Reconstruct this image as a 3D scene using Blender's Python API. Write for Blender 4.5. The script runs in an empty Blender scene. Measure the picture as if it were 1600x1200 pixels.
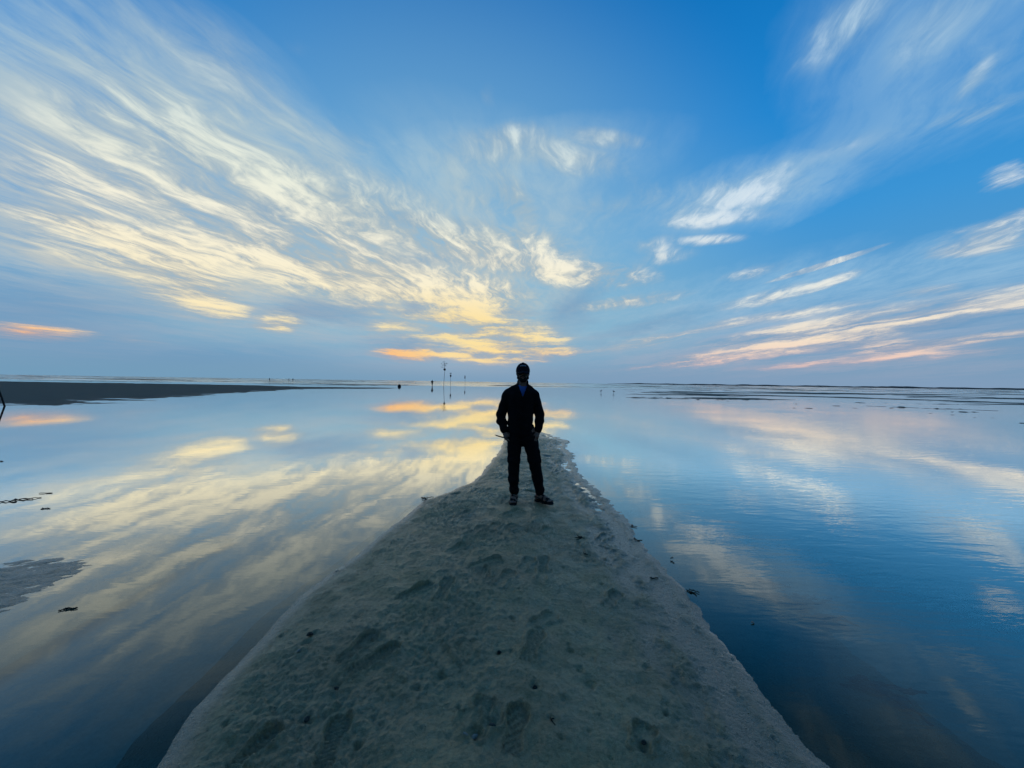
import bpy, math, random
import numpy as np
from mathutils import Vector, Matrix

# ------------------------------------------------------------------ camera
SC = bpy.context.scene
COL = SC.collection
CAM_H = 1.5
FOC = 600.0                                   # focal length in pixels of the 1600 px wide photograph
cam_d = bpy.data.cameras.new('camera')
cam = bpy.data.objects.new('camera', cam_d); COL.objects.link(cam)
cam_d.sensor_width = 36.0
cam_d.lens = 36.0 * FOC / 1600.0
cam_d.clip_start = 0.05
cam_d.clip_end = 20000
PITCH, ROLL = math.radians(-0.29), math.radians(0.86)
CAM_ROT = (Matrix.Rotation(math.pi/2 + PITCH, 3, 'X') @ Matrix.Rotation(ROLL, 3, 'Z'))
cam.matrix_world = Matrix.Translation((0, 0, CAM_H)) @ CAM_ROT.to_4x4()
SC.camera = cam

def ray(px, py):
    d = CAM_ROT @ Vector(((px - 800) / FOC, (600 - py) / FOC, -1.0))
    return d.normalized()
def ground(px, py, z=0.0):
    d = ray(px, py)
    t = (z - CAM_H) / d.z
    return Vector((d.x * t, d.y * t, z))
def azel(px, py):
    d = ray(px, py)
    return math.atan2(d.x, d.y), math.asin(d.z)

# ------------------------------------------------------------------ node helper
class NT:
    def __init__(s, tree, dims='3D'): s.t = tree; s.l = tree.links; s.dims = dims
    def n(s, kind, **kw):
        nd = s.t.nodes.new(kind)
        for k, v in kw.items(): setattr(nd, k, v)
        return nd
    def put(s, sock, v):
        if isinstance(v, bpy.types.NodeSocket): s.l.new(v, sock)
        else: sock.default_value = v
    def m(s, op, a, b=0.0, c=0.0, clamp=False):
        nd = s.n('ShaderNodeMath', operation=op, use_clamp=clamp)
        s.put(nd.inputs[0], a); s.put(nd.inputs[1], b); s.put(nd.inputs[2], c)
        return nd.outputs[0]
    def vm(s, op, a, b=(0, 0, 0), out=0):
        nd = s.n('ShaderNodeVectorMath', operation=op)
        s.put(nd.inputs[0], a)
        if op == 'SCALE': s.put(nd.inputs[3], b)
        else: s.put(nd.inputs[1], b)
        return nd.outputs[out]
    def xyz(s, x, y, z=0.0):
        nd = s.n('ShaderNodeCombineXYZ')
        for i, v in enumerate((x, y, z)): s.put(nd.inputs[i], v)
        return nd.outputs[0]
    def sep(s, v):
        nd = s.n('ShaderNodeSeparateXYZ'); s.put(nd.inputs[0], v); return nd.outputs
    def noise(s, v, scale, detail=4, rough=0.55, dist=0.0, color=False):
        nd = s.n('ShaderNodeTexNoise', noise_dimensions=s.dims)
        if v is not None: s.put(nd.inputs['Vector'], v)
        s.put(nd.inputs['Scale'], scale); s.put(nd.inputs['Detail'], detail)
        s.put(nd.inputs['Roughness'], rough); s.put(nd.inputs['Distortion'], dist)
        return nd.outputs['Color' if color else 'Fac']
    def smooth(s, v, a, b, lo=0.0, hi=1.0):
        nd = s.n('ShaderNodeMapRange', interpolation_type='SMOOTHSTEP')
        for i, x in enumerate((v, a, b, lo, hi)): s.put(nd.inputs[i], x)
        return nd.outputs[0]
    def lin(s, v, a, b, lo=0.0, hi=1.0):
        nd = s.n('ShaderNodeMapRange')
        for i, x in enumerate((v, a, b, lo, hi)): s.put(nd.inputs[i], x)
        return nd.outputs[0]
    def mapping(s, v, loc=(0, 0, 0), rot=(0, 0, 0), sc=(1, 1, 1), kind='POINT'):
        nd = s.n('ShaderNodeMapping', vector_type=kind)
        s.put(nd.inputs[0], v)
        nd.inputs[1].default_value = loc; nd.inputs[2].default_value = rot; nd.inputs[3].default_value = sc
        return nd.outputs[0]
    def mix(s, f, a, b, mode='MIX'):
        nd = s.n('ShaderNodeMix', data_type='RGBA', blend_type=mode)
        s.put(nd.inputs[0], f)
        for i, v in ((6, a), (7, b)):
            if isinstance(v, tuple) and len(v) == 3: v = v + (1.0,)
            s.put(nd.inputs[i], v)
        return nd.outputs[2]
    def ramp(s, v, stops, interp='LINEAR'):
        nd = s.n('ShaderNodeValToRGB'); s.put(nd.inputs[0], v)
        cr = nd.color_ramp; cr.interpolation = interp
        while len(cr.elements) < len(stops): cr.elements.new(0.5)
        for e, (p, c) in zip(cr.elements, stops):
            e.position = p; e.color = tuple(c) + (1.0,)
        return nd.outputs[0]

def srgb(r, g, b):
    f = lambda c: ((c / 255 + 0.055) / 1.055) ** 2.4 if c > 10 else c / 255 / 12.92
    return (f(r), f(g), f(b))

# ------------------------------------------------------------------ sky: the sun has just gone down behind thin cirrus
world = bpy.data.worlds.new('World'); SC.world = world; world.use_nodes = True
W = NT(world.node_tree, '2D'); W.t.nodes.clear()
SUN_AZ, SUN_EL = azel(700, 575)
dirv = W.n('ShaderNodeTexCoord').outputs['Generated']
dx, dy, dz = W.sep(dirv)
az = W.m('ARCTAN2', dx, dy)
el = W.m('ARCSINE', W.m('MAXIMUM', dz, 0.0))
sky = W.n('ShaderNodeTexSky', sky_type='NISHITA')
sky.sun_disc = False; sky.sun_elevation = math.radians(14); sky.sun_rotation = SUN_AZ
sky.air_density = 1.0; sky.dust_density = 0.4; sky.ozone_density = 3.0
nishita = W.vm('SCALE', sky.outputs[0], 0.075)
el01 = W.m('MULTIPLY', el, 2 / math.pi)
clear = W.ramp(el01, [
    (0.000, srgb(116, 156, 188)), (0.050, srgb(100, 152, 192)), (0.12, srgb(86, 156, 206)),
    (0.22, srgb(58, 150, 216)), (0.34, srgb(26, 134, 210)), (0.50, srgb(2, 113, 190)), (1.0, srgb(20, 108, 190))])
# sun side / far side falloff over the whole dome
sd = Vector((math.sin(SUN_AZ), math.cos(SUN_AZ), 0.05)).normalized()
cosang = W.vm('DOT_PRODUCT', dirv, tuple(sd), out=1)
side = W.smooth(cosang, -0.9, 0.5, 0.50, 1.0)
base = W.mix(0.06, clear, nishita)
# low glow on the sun's side: paler, greener blue
glow = W.smooth(cosang, 0.62, 1.0)
base = W.mix(W.m('MULTIPLY', glow, W.smooth(el, 0.02, 0.12, 0.0, 0.55)), base, srgb(150, 196, 212))

# flat cloud layer seen in perspective; the wind runs straight away from the camera, a little right
zz = W.m('ADD', W.m('MAXIMUM', dz, 0.0), 0.07)
plane = W.xyz(W.m('DIVIDE', dx, zz), W.m('DIVIDE', dy, zz), 0.0)
WIND = math.atan2(100, 600)
pl = W.mapping(plane, rot=(0, 0, WIND))
wob = W.vm('SUBTRACT', W.noise(pl, 0.9, 3, 0.55, color=True), (0.5, 0.5, 0.5))
plw = W.vm('ADD', pl, W.vm('SCALE', wob, 0.40))
streak = W.noise(W.mapping(plw, sc=(1.9, 0.50, 1)), 1.5, 7, 0.60, 0.25)
fine = W.noise(W.mapping(plw, loc=(3.1, 7.7, 0), rot=(0, 0, 0.35), sc=(9.0, 3.6, 1)), 1.7, 5, 0.62, 0.3)
lump = W.noise(W.mapping(plw, loc=(11, 2, 0), sc=(1.5, 0.7, 1)), 1.0, 4, 0.55)

# where the cloud banks stand, as directions in the sky
sp = W.xyz(az, el, 0.0)
warp1 = W.vm('SUBTRACT', W.noise(W.mapping(pl, sc=(1, .5, 1)), 2.2, 6, 0.66, color=True), (0.5, 0.5, 0.5))
spw = W.vm('ADD', sp, W.vm('MULTIPLY', warp1, (0.13, 0.062, 0)))
def stroke(acc, vec, p0, p1, w, s, wid=1.9):
    a0, e0 = azel(*p0); a1, e1 = azel(*p1)
    ca, ce = azel((p0[0] + p1[0]) / 2, (p0[1] + p1[1]) / 2)
    L = math.hypot(a1 - a0, e1 - e0) / 2
    ang = math.atan2(e1 - e0, a1 - a0)
    mx, my = (p0[0] + p1[0]) / 2, (p0[1] + p1[1]) / 2
    ux, uy = p1[0] - p0[0], p1[1] - p0[1]; ln = math.hypot(ux, uy)
    b0 = azel(mx - uy / ln * w, my + ux / ln * w)
    hw = math.hypot(b0[0] - ca, b0[1] - ce)
    # keep only the part of that offset that is square to the stroke
    hw = abs(-(b0[0] - ca) * math.sin(ang) + (b0[1] - ce) * math.cos(ang))
    m = W.mapping(vec, loc=(ca, ce, 0), rot=(0, 0, ang), sc=(L * 1.25 + hw * .3, hw * wid, 1), kind='TEXTURE')
    g = W.n('ShaderNodeTexGradient', gradient_type='SPHERICAL')
    W.put(g.inputs[0], m)
    return W.m('MULTIPLY_ADD', g.outputs['Fac'], s, acc)

BODY = [  # cirrus banks: two ends, half width, strength
    ((110, 310), (760, 420), 80, .4), ((330, 370), (900, 430), 45, .5),
    ((100, 30), (440, 230), 80, .62), ((40, 130), (330, 240), 50, .5), ((240, -10), (480, 220), 36, .45),
    ((300, 110), (420, 200), 40, .2), ((-80, 290), (420, 265), 80, .6), ((520, 200), (590, 235), 18, .5), ((420, 190), (560, 260), 26, .5),
    ((290, 235), (580, 335), 26, 1.5), ((120, 285), (620, 372), 26, 1.2), ((450, 290), (710, 355), 34, 1.5),
    ((500, 350), (900, 402), 24, 2.2), ((300, 340), (600, 375), 26, 1.3), ((50, 338), (340, 388), 11, 2.2),
    ((110, 388), (500, 404), 24, 2.0), ((190, 415), (375, 472), 32, 1.6), ((280, 455), (360, 475), 16, 1.4),
    ((380, 405), (650, 436), 30, 2.6), ((520, 440), (700, 462), 14, 1.5), ((580, 432), (830, 470), 20, 2.8), ((640, 390), (1010, 438), 14, 1.7),
    ((830, 428), (1015, 436), 15, 2.2), ((800, 372), (905, 390), 20, .8), ((500, 468), (650, 492), 10, 1.0),
    ((700, 290), (860, 350), 22, .8), ((605, 512), (890, 535), 32, 1.7), ((690, 488), (890, 548), 16, 1.2), ((580, 549), (695, 555), 9, 3.0),
    ((700, 555), (905, 551), 9, 1.8), ((560, 520), (640, 505), 9, 1.0), ((640, 492), (760, 488), 8, 1.2),
    ((400, 505), (480, 499), 12, 2.2), ((340, 495), (400, 482), 10, 1.0), ((-30, 512), (150, 527), 9, 3.0),
    ((140, 530), (270, 535), 6, .8),
    ((690, 245), (860, 225), 26, 1.0), ((830, 235), (960, 262), 18, 1.4), ((890, 208), (1008, 226), 10, 1.9), ((730, 215), (860, 205), 12, .7),
    ((770, 278), (832, 335), 18, 1.4), ((900, 330), (1010, 320), 16, 1.0), ((940, 265), (1060, 330), 14, .6),
    ((1025, 354), (1190, 305), 22, .6), ((1120, 310), (1250, 280), 20, .6), ((1030, 350), (1200, 338), 8, 1.0), ((1060, 378), (1160, 373), 6, 1.6), ((985, 405), (1085, 396), 10, 1.0),
    ((985, 300), (1250, 280), 24, .5), ((1130, 438), (1225, 414), 7, 1.2), ((960, 388), (1060, 376), 8, 1.0),
    ((1115, 484), (1280, 447), 8, 1.5), ((890, 484), (1070, 460), 7, 2.2), ((1250, 455), (1345, 424), 5, 1.6),
    ((975, 578), (1420, 520), 8, 2.6), ((1060, 548), (1700, 452), 13, 3.0), ((1320, 545), (1460, 540), 8, 2.0),
    ((1140, 578), (1430, 560), 5, 1.4), ((1380, 545), (1640, 518), 6, 1.8), ((1470, 386), (1640, 336), 16, 2.2),
    ((1440, 397), (1640, 374), 9, 1.4), ((1380, 459), (1510, 452), 6, 1.4), ((900, 555), (1180, 500), 6, 1.2), ((1060, 515), (1400, 470), 6, 1.2),
    ((1235, 115), (1385, -5), 26, 1.2), ((1380, 95), (1560, -10), 36, .8), ((1500, 165), (1640, 50), 40, .6),
    ((1500, 155), (1565, 85), 8, 1.2), ((1470, 195), (1640, 146), 12, 1.4), ((1525, 278), (1640, 262), 12, 1.5), ((1180, 270), (1480, 190), 14, .4),
    ((740, 140), (765, 155), 12, .5), ((455, 80), (510, 95), 12, .4), ((1250, 560), (1640, 545), 6, .9),
]
VEIL = [  # thin even veil
    ((-200, 260), (560, 340), 190, 1.6), ((20, 60), (520, 250), 110, 1.0), ((200, 310), (980, 420), 100, 1.5),
    ((600, 230), (1040, 330), 70, .35), ((880, 565), (1700, 430), 60, 1.8), ((960, 340), (1660, 150), 40, .5),
    ((1220, 80), (1720, 20), 130, .8), ((520, 510), (940, 540), 60, .8), ((200, 420), (900, 460), 55, 1.1),
    ((1000, 580), (1640, 560), 25, .8), ((330, 490), (640, 530), 40, .6), ((1420, 420), (1660, 380), 40, .5),
    ((1000, 340), (1280, 285), 42, 1.1), ((660, 255), (1030, 235), 42, .7), ((50, 425), (110, 425), 18, .7),
    ((1120, 450), (1400, 400), 30, .3), ((880, 490), (1280, 440), 26, .6),
]
DUSK = [  # blue grey undersides and gaps
    ((-120, 470), (280, 500), 34, .7), ((60, 560), (560, 560), 18, .5),
    ((860, 510), (930, 450), 22, .9), ((1050, 540), (1620, 492), 9, .8), ((1000, 560), (1500, 530), 7, .5), ((470, 475), (620, 500), 18, .8),
    ((400, 480), (520, 490), 16, .8), ((610, 484), (690, 478), 7, .8), ((700, 480), (860, 486), 6, .6), ((560, 535), (720, 540), 9, .7), ((900, 540), (1120, 480), 8, .6),
    ((380, 318), (470, 345), 14, .5), ((600, 335), (760, 358), 10, .5), ((600, 402), (720, 415), 7, .5),
]
cov = 0.0
spl = W.vm('ADD', sp, W.vm('MULTIPLY', warp1, (0.05, 0.016, 0)))
for s in BODY:                                        # the long low bands are drawn out straighter than the high banks
    low_band = min(s[0][1], s[1][1]) > 382 or s[2] < 11
    cov = stroke(cov, spl if low_band else spw, *s)
cov = stroke(cov, W.vm('ADD', sp, W.vm('MULTIPLY', warp1, (0.004, 0.004, 0))), (1200, 442), (1372, 387), 3.0, 4.0)
veil = 0.0
for s in VEIL: veil = stroke(veil, spw, *s, wid=1.5)
duskm = 0.0
for s in DUSK: duskm = stroke(duskm, spw, *s)
duskm = W.m('MINIMUM', duskm, 1.0)
# the same kind of sky goes on all round outside the view
behind = W.smooth(W.m('ABSOLUTE', az), 0.95, 1.25)
above = W.smooth(el, 0.8, 1.0)
out = W.m('MAXIMUM', behind, above)
wild = W.m('MULTIPLY', out, W.smooth(lump, 0.42, 0.68, 0.0, 0.75))
cov = W.m('ADD', W.m('MULTIPLY', cov, W.m('MULTIPLY_ADD', duskm, -0.7, 1.0)), wild)
veil = W.m('SUBTRACT', 1.0, W.m('POWER', 2.718, W.m('MULTIPLY', W.m('ADD', veil, W.m('MULTIPLY', wild, 0.7)), -1.2)))
cov = W.m('SUBTRACT', 1.0, W.m('POWER', 2.718, W.m('MULTIPLY', cov, -0.95)))
lowv = W.xyz(az, W.m('SUBTRACT', el, W.m('MULTIPLY', W.m('MAXIMUM', W.m('SUBTRACT', az, 0.12), 0.0), 0.13)), 0.0)
low = W.noise(W.mapping(W.vm('ADD', lowv, W.vm('MULTIPLY', warp1, (0.05, 0.022, 0))), sc=(4.0, 52, 1)), 1.0, 6, 0.62)
tex_hi = W.m('ADD', W.m('MULTIPLY', streak, 0.64), W.m('MULTIPLY', fine, 0.36))
lowf = W.smooth(el, 0.26, 0.09)
tex = W.m('ADD', W.m('MULTIPLY', tex_hi, W.m('MULTIPLY_ADD', lowf, -0.8, 1.0)), W.m('MULTIPLY', low, W.m('MULTIPLY', lowf, 0.8)))
texc = W.m('SUBTRACT', tex, 0.5)
lumpc = W.m('SUBTRACT', lump, 0.5)
dens_raw = W.m('ADD', W.m('MULTIPLY', cov, 1.0), W.m('MULTIPLY', W.m('MULTIPLY_ADD', lumpc, 0.3, texc), W.m('MULTIPLY_ADD', cov, 2.9, 0.3)))
dens = W.smooth(dens_raw, 0.04, 1.20)
veil_d = W.m('MULTIPLY', veil, W.lin(tex, 0.36, 0.62, 0.30, 1.0))

# colours: whitish high up, cream lower, peach and pink towards the horizon, orange right over the sun
warm_h = W.ramp(W.m('MULTIPLY', el, 1.6), [
    (0.00, srgb(222, 178, 170)), (0.07, srgb(250, 205, 176)), (0.15, srgb(255, 230, 172)), (0.28, srgb(255, 240, 200)),
    (0.50, srgb(250, 244, 222)), (0.68, srgb(236, 240, 224)), (1.0, srgb(218, 232, 232))])
cool_h = W.ramp(W.m('MULTIPLY', el, 1.6), [
    (0.00, srgb(206, 180, 184)), (0.07, srgb(240, 200, 186)), (0.16, srgb(250, 230, 204)), (0.28, srgb(240, 238, 226)),
    (0.60, srgb(220, 232, 240)), (1.0, srgb(200, 224, 238))])
sunside = W.smooth(W.m('ABSOLUTE', W.m('ADD', az, 0.38)), 0.40, 0.95, 1.0, 0.0)
lit = W.mix(sunside, cool_h, warm_h)
ember = 0.0
for s in [((590, 550), (690, 556), 12, 1.6), ((-60, 512), (140, 527), 14, .7), ((700, 556), (900, 553), 10, .5)]:
    ember = stroke(ember, sp, *s, wid=2.0)
lit = W.mix(W.m('MINIMUM', ember, 0.9), lit, srgb(255, 176, 110))
gold = stroke(0.0, sp, (600, 515), (880, 545), 45, 1.3, wid=1.8)
lit = W.mix(W.m('MINIMUM', gold, 0.8), lit, srgb(255, 226, 156))
shade = W.mix(W.smooth(el, 0.04, 0.45), srgb(140, 152, 176), srgb(132, 170, 194))
shade = W.mix(W.m('MULTIPLY', sunside, W.smooth(el, 0.06, 0.2, 0.0, 0.55)), shade, srgb(156, 156, 152))
lightn = W.smooth(W.m('ADD', W.m('MULTIPLY', tex, 0.72), W.m('MULTIPLY', lump, 0.28)), 0.41, 0.60)
thick = W.smooth(dens_raw, 0.2, 0.85)
cl_col = W.mix(W.m('MULTIPLY_ADD', W.m('MULTIPLY', lightn, thick), 0.8, 0.2), shade, lit)
veil_c = W.mix(sunside, srgb(154, 194, 222), W.mix(W.smooth(el, 0.55, 0.25), srgb(180, 204, 212) + (1,), srgb(204, 206, 196) + (1,)))
veil_c = W.mix(W.smooth(el, 0.22, 0.02), veil_c, srgb(168, 172, 190))
skyc = W.mix(veil_d, base, veil_c)
skyc = W.mix(W.m('MULTIPLY', duskm, 0.6), skyc, srgb(104, 144, 184))
skyc = W.mix(W.m('MULTIPLY', dens, 0.95), skyc, cl_col)
# blue grey haze bank along the horizon
hz = W.smooth(el, 0.055, 0.0, 0.0, 0.9)
skyc = W.mix(hz, skyc, W.mix(W.smooth(az, -0.9, 0.9), srgb(114, 156, 186), srgb(130, 157, 187)))
skyc = W.vm('SCALE', skyc, side)
bg = W.n('ShaderNodeBackground'); W.put(bg.inputs[0], skyc); bg.inputs[1].default_value = 1.0
wo = W.n('ShaderNodeOutputWorld'); W.l.new(bg.outputs[0], wo.inputs[0])
world.cycles.sampling_method = 'MANUAL'; world.cycles.sample_map_resolution = 512

# exposure (the sun itself is below the horizon, so the sky is the only light)
vs = SC.view_settings
vs.view_transform = 'Standard'; vs.look = 'None'; vs.exposure = 0.0; vs.gamma = 1.0; vs.use_curve_mapping = False
SC.render.engine = 'CYCLES'
SC.cycles.use_denoising = True
SC.cycles.use_adaptive_sampling = True; SC.cycles.adaptive_threshold = 0.02; SC.cycles.adaptive_min_samples = 12
SC.cycles.max_bounces = 4; SC.cycles.diffuse_bounces = 1; SC.cycles.glossy_bounces = 2; SC.cycles.transparent_max_bounces = 6
SC.cycles.caustics_reflective = False; SC.cycles.caustics_refractive = False

# ------------------------------------------------------------------ numpy helpers
rng = np.random.default_rng(7)
_perm = rng.permutation(256); _perm = np.concatenate([_perm, _perm])
_grad = np.stack([np.cos(np.arange(256) * 2.39996), np.sin(np.arange(256) * 2.39996)], 1)
def perlin(x, y):
    xi = np.floor(x).astype(np.int64); yi = np.floor(y).astype(np.int64)
    xf = x - xi; yf = y - yi
    u = xf ** 3 * (xf * (xf * 6 - 15) + 10); v = yf ** 3 * (yf * (yf * 6 - 15) + 10)
    xi &= 255; yi &= 255
    def gd(ix, iy, fx, fy):
        g = _grad[_perm[_perm[ix & 255] + (iy & 255)]]
        return g[..., 0] * fx + g[..., 1] * fy
    a = gd(xi, yi, xf, yf); b = gd(xi + 1, yi, xf - 1, yf)
    c = gd(xi, yi + 1, xf, yf - 1); d = gd(xi + 1, yi + 1, xf - 1, yf - 1)
    return (a + u * (b - a)) + v * ((c + u * (d - c)) - (a + u * (b - a)))
def fbm(x, y, oct=4, gain=0.5):
    s = 0; a = 1.0
    for o in range(oct):
        s = s + a * perlin(x * 2 ** o + 17.3 * o, y * 2 ** o + 5.1 * o); a *= gain
    return s
def sstep(a, b, x):
    t = np.clip((x - a) / (b - a), 0, 1); return t * t * (3 - 2 * t)
def poly_sdf(X, Y, P):
    """signed distance to a closed polygon, positive inside"""
    d2 = np.full(X.shape, 1e12); ins = np.zeros(X.shape, bool)
    n = len(P)
    for i in range(n):
        ax, ay = P[i]; bx, by = P[(i + 1) % n]
        ex, ey = bx - ax, by - ay
        t = np.clip(((X - ax) * ex + (Y - ay) * ey) / (ex * ex + ey * ey + 1e-12), 0, 1)
        d2 = np.minimum(d2, (X - ax - ex * t) ** 2 + (Y - ay - ey * t) ** 2)
        cr = (ay > Y) != (by > Y)
        with np.errstate(divide='ignore', invalid='ignore'):
            xc = ax + (Y - ay) * ex / (ey if abs(ey) > 1e-12 else 1e-12)
        ins ^= cr & (X < xc)
    return np.sqrt(d2) * np.where(ins, 1, -1)
def mesh_np(name, V, F, mat=None, smooth=True, parent=None):
    me = bpy.data.meshes.new(name)
    V = np.asarray(V, np.float32); F = np.asarray(F, np.int32); k = F.shape[1]
    me.vertices.add(len(V)); me.vertices.foreach_set('co', V.ravel())
    me.loops.add(F.size); me.loops.foreach_set('vertex_index', F.ravel())
    me.polygons.add(len(F)); me.polygons.foreach_set('loop_start', np.arange(0, F.size, k, dtype=np.int32))
    if smooth: me.polygons.foreach_set('use_smooth', np.ones(len(F), bool))
    me.update(calc_edges=True)
    o = bpy.data.objects.new(name, me); COL.objects.link(o)
    if mat: me.materials.append(mat)
    if parent: o.parent = parent
    return o
def grid_faces(r, c, wrap=False):
    i = np.arange(r - 1)[:, None]; j = np.arange(c if wrap else c - 1)[None, :]
    j2 = (j + 1) % c
    return np.stack([i * c + j, i * c + j2, (i + 1) * c + j2, (i + 1) * c + j], -1).reshape(-1, 4)
def tag(o, label, cat=None, group=None, kind=None):
    if label: o['label'] = label
    if cat: o['category'] = cat
    if group: o['group'] = group
    if kind: o['kind'] = kind
    return o

# ------------------------------------------------------------------ materials
def new_mat(name):
    m = bpy.data.materials.new(name); m.use_nodes = True
    t = NT(m.node_tree); t.t.nodes.clear()
    o = t.n('ShaderNodeOutputMaterial'); b = t.n('ShaderNodeBsdfPrincipled')
    t.l.new(b.outputs[0], o.inputs[0])
    return m, t, b, o
def sand_mat(name, dry, wet, fine_bump=1.0, gloss=0.5, rough=(0.27, 0.46), film=0.0):
    m, t, b, o = new_mat(name)
    pos = t.n('ShaderNodeNewGeometry').outputs['Position']
    z = t.sep(pos)[2]
    n1 = t.noise(pos, 1.7, 5, 0.6); n2 = t.noise(pos, 45.0, 4, 0.7); n3 = t.noise(pos, 320.0, 2, 0.6)
    n4 = t.noise(t.vm('ADD', pos, (31, 7, 0)), 5.0, 4, 0.6)
    wetf = t.smooth(t.m('ADD', z, t.m('MULTIPLY', t.m('SUBTRACT', n1, 0.5), 0.03)), 0.004, 0.032, 1.0, 0.0)
    c = t.mix(t.smooth(n1, 0.35, 0.65), dry, tuple(x * y for x, y in zip(dry, (1.0, 0.88, 0.96))))
    c = t.mix(t.smooth(n4, 0.45, 0.72, 0.0, 0.55), c, tuple(x * y for x, y in zip(dry, (0.66, 0.80, 0.70))))
    c = t.mix(t.smooth(n2, 0.40, 0.66, 0.0, 0.7), c, tuple(x * 0.55 for x in dry))
    c = t.mix(t.smooth(n3, 0.52, 0.70, 0.0, 0.6), c, tuple(min(1, x * 1.6) for x in dry))
    c = t.mix(wetf, c, t.mix(t.smooth(n2, 0.3, 0.7, 0, .4), wet, tuple(x * .6 for x in wet)))
    t.put(b.inputs['Base Color'], c)
    t.put(b.inputs['Roughness'], t.m('MULTIPLY_ADD', wetf, -0.20, t.lin(n2, 0.3, 0.7, *rough)))
    b.inputs['IOR'].default_value = 1.45; b.inputs['Specular IOR Level'].default_value = gloss; b.inputs['Specular Tint'].default_value = (1, .95, .84, 1)
    bump = t.n('ShaderNodeBump'); bump.inputs['Strength'].default_value = min(1.0, 0.55 * fine_bump)
    bump.inputs['Distance'].default_value = 0.012 if not film else 0.020
    hgt = t.m('ADD', t.m('MULTIPLY', n2, 0.8), t.m('MULTIPLY', n3, 0.35))
    t.put(bump.inputs['Height'], hgt)
    t.l.new(bump.outputs[0], b.inputs['Normal'])
    if film:                                          # thin film of water left by the tide, patchy higher up
        t.put(b.inputs['Coat Weight'], t.m('MAXIMUM', t.m('MULTIPLY', wetf, 0.95), t.m('MULTIPLY', t.smooth(n4, 0.36, 0.62), film)))
        b.inputs['Coat Roughness'].default_value = 0.16; b.inputs['Coat IOR'].default_value = 1.36
        b2 = t.n('ShaderNodeBump'); b2.inputs['Strength'].default_value = 0.8; b2.inputs['Distance'].default_value = 0.010
        t.put(b2.inputs['Height'], n2); t.l.new(b2.outputs[0], b.inputs['Coat Normal'])
    return m
M_SAND = sand_mat('wet_sand', (0.340, 0.258, 0.122), (0.190, 0.150, 0.080), 1.8, 0.6, (0.42, 0.62), 0.55)
M_BAR = sand_mat('tidal_sand', (0.170, 0.135, 0.095), (0.130, 0.108, 0.080), 0.6, 0.12, (0.78, 0.92))
M_BED = sand_mat('sea_bed_sand', (0.330, 0.340, 0.270), (0.310, 0.320, 0.255), 0.6, 0.1, (0.9, 1.0))

def water_mat():
    m = bpy.data.materials.new('shallow_water'); m.use_nodes = True
    t = NT(m.node_tree); t.t.nodes.clear()
    o = t.n('ShaderNodeOutputMaterial')
    pos = t.n('ShaderNodeNewGeometry').outputs['Position']
    px, py, pz = t.sep(pos)
    # wind ripples: the sheltered side left of the spit lies still, the right side and the open water far out are ruffled
    right = t.smooth(t.m('SUBTRACT', px, t.m('MULTIPLY', py, 0.10)), 0.2, 2.2)
    far = t.smooth(py, 105.0, 135.0)
    patch = t.smooth(t.noise(t.mapping(pos, sc=(0.10, 0.22, 1)), 1.0, 3, 0.5), 0.38, 0.66, 0.25, 1.0)
    amp = t.m('MAXIMUM', t.m('MULTIPLY', right, patch), 0.10)
    r1 = t.noise(t.mapping(pos, rot=(0, 0, 0.25), sc=(1.2, 4.2, 1)), 1.6, 3, 0.5, 0.4)
    r2 = t.noise(t.mapping(pos, rot=(0, 0, -0.15), sc=(3.0, 9.0, 1)), 2.6, 2, 0.5)
    h = t.m('ADD', t.m('MULTIPLY', r1, 1.0), t.m('MULTIPLY', r2, 0.22))
    bump = t.n('ShaderNodeBump'); t.put(bump.inputs['Strength'], 1.0)
    t.put(bump.inputs['Distance'], t.m('MULTIPLY_ADD', amp, 0.0040, t.m('MULTIPLY', far, 0.05)))
    t.put(bump.inputs['Height'], h)
    fr = t.n('ShaderNodeFresnel'); fr.inputs['IOR'].default_value = 1.36
    t.l.new(bump.outputs[0], fr.inputs['Normal'])
    gl = t.n('ShaderNodeBsdfGlossy'); gl.inputs['Color'].default_value = (0.97, 0.98, 0.95, 1)
    t.put(gl.inputs['Roughness'], t.m('MULTIPLY_ADD', far, 0.10, 0.016))
    t.l.new(bump.outputs[0], gl.inputs['Normal'])
    tr = t.n('ShaderNodeBsdfTransparent'); t.put(tr.inputs[0], t.mix(t.smooth(px, 0.4, 3.0), (0.62, 0.88, 0.86), (0.28, 0.70, 0.66)))   # the right side is deeper
    mx = t.n('ShaderNodeMixShader')
    t.put(mx.inputs[0], t.m('MINIMUM', t.m('MAXIMUM', t.m('SUBTRACT', t.m('MULTIPLY', fr.outputs[0], 3.5), 0.135), 0.03), 0.96)); t.l.new(tr.outputs[0], mx.inputs[1]); t.l.new(gl.outputs[0], mx.inputs[2])
    t.l.new(mx.outputs[0], o.inputs[0])
    return m
M_WATER = water_mat()

def plain_mat(name, col, rough=0.8, var=0.25, scale=30, bump=0.0, sheen=0.0):
    m, t, b, o = new_mat(name)
    pos = t.n('ShaderNodeTexCoord').outputs['Object']
    n = t.noise(pos, scale, 4, 0.6)
    t.put(b.inputs['Base Color'], t.mix(t.smooth(n, 0.3, 0.7), tuple(c * (1 - var) for c in col), tuple(min(1, c * (1 + var)) for c in col)))
    b.inputs['Roughness'].default_value = rough
    b.inputs['Specular IOR Level'].default_value = 0.12
    if sheen: b.inputs['Sheen Weight'].default_value = sheen
    if bump:
        bp = t.n('ShaderNodeBump'); bp.inputs['Strength'].default_value = bump; bp.inputs['Distance'].default_value = 0.002
        t.put(bp.inputs['Height'], n); t.l.new(bp.outputs[0], b.inputs['Normal'])
    return m

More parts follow.
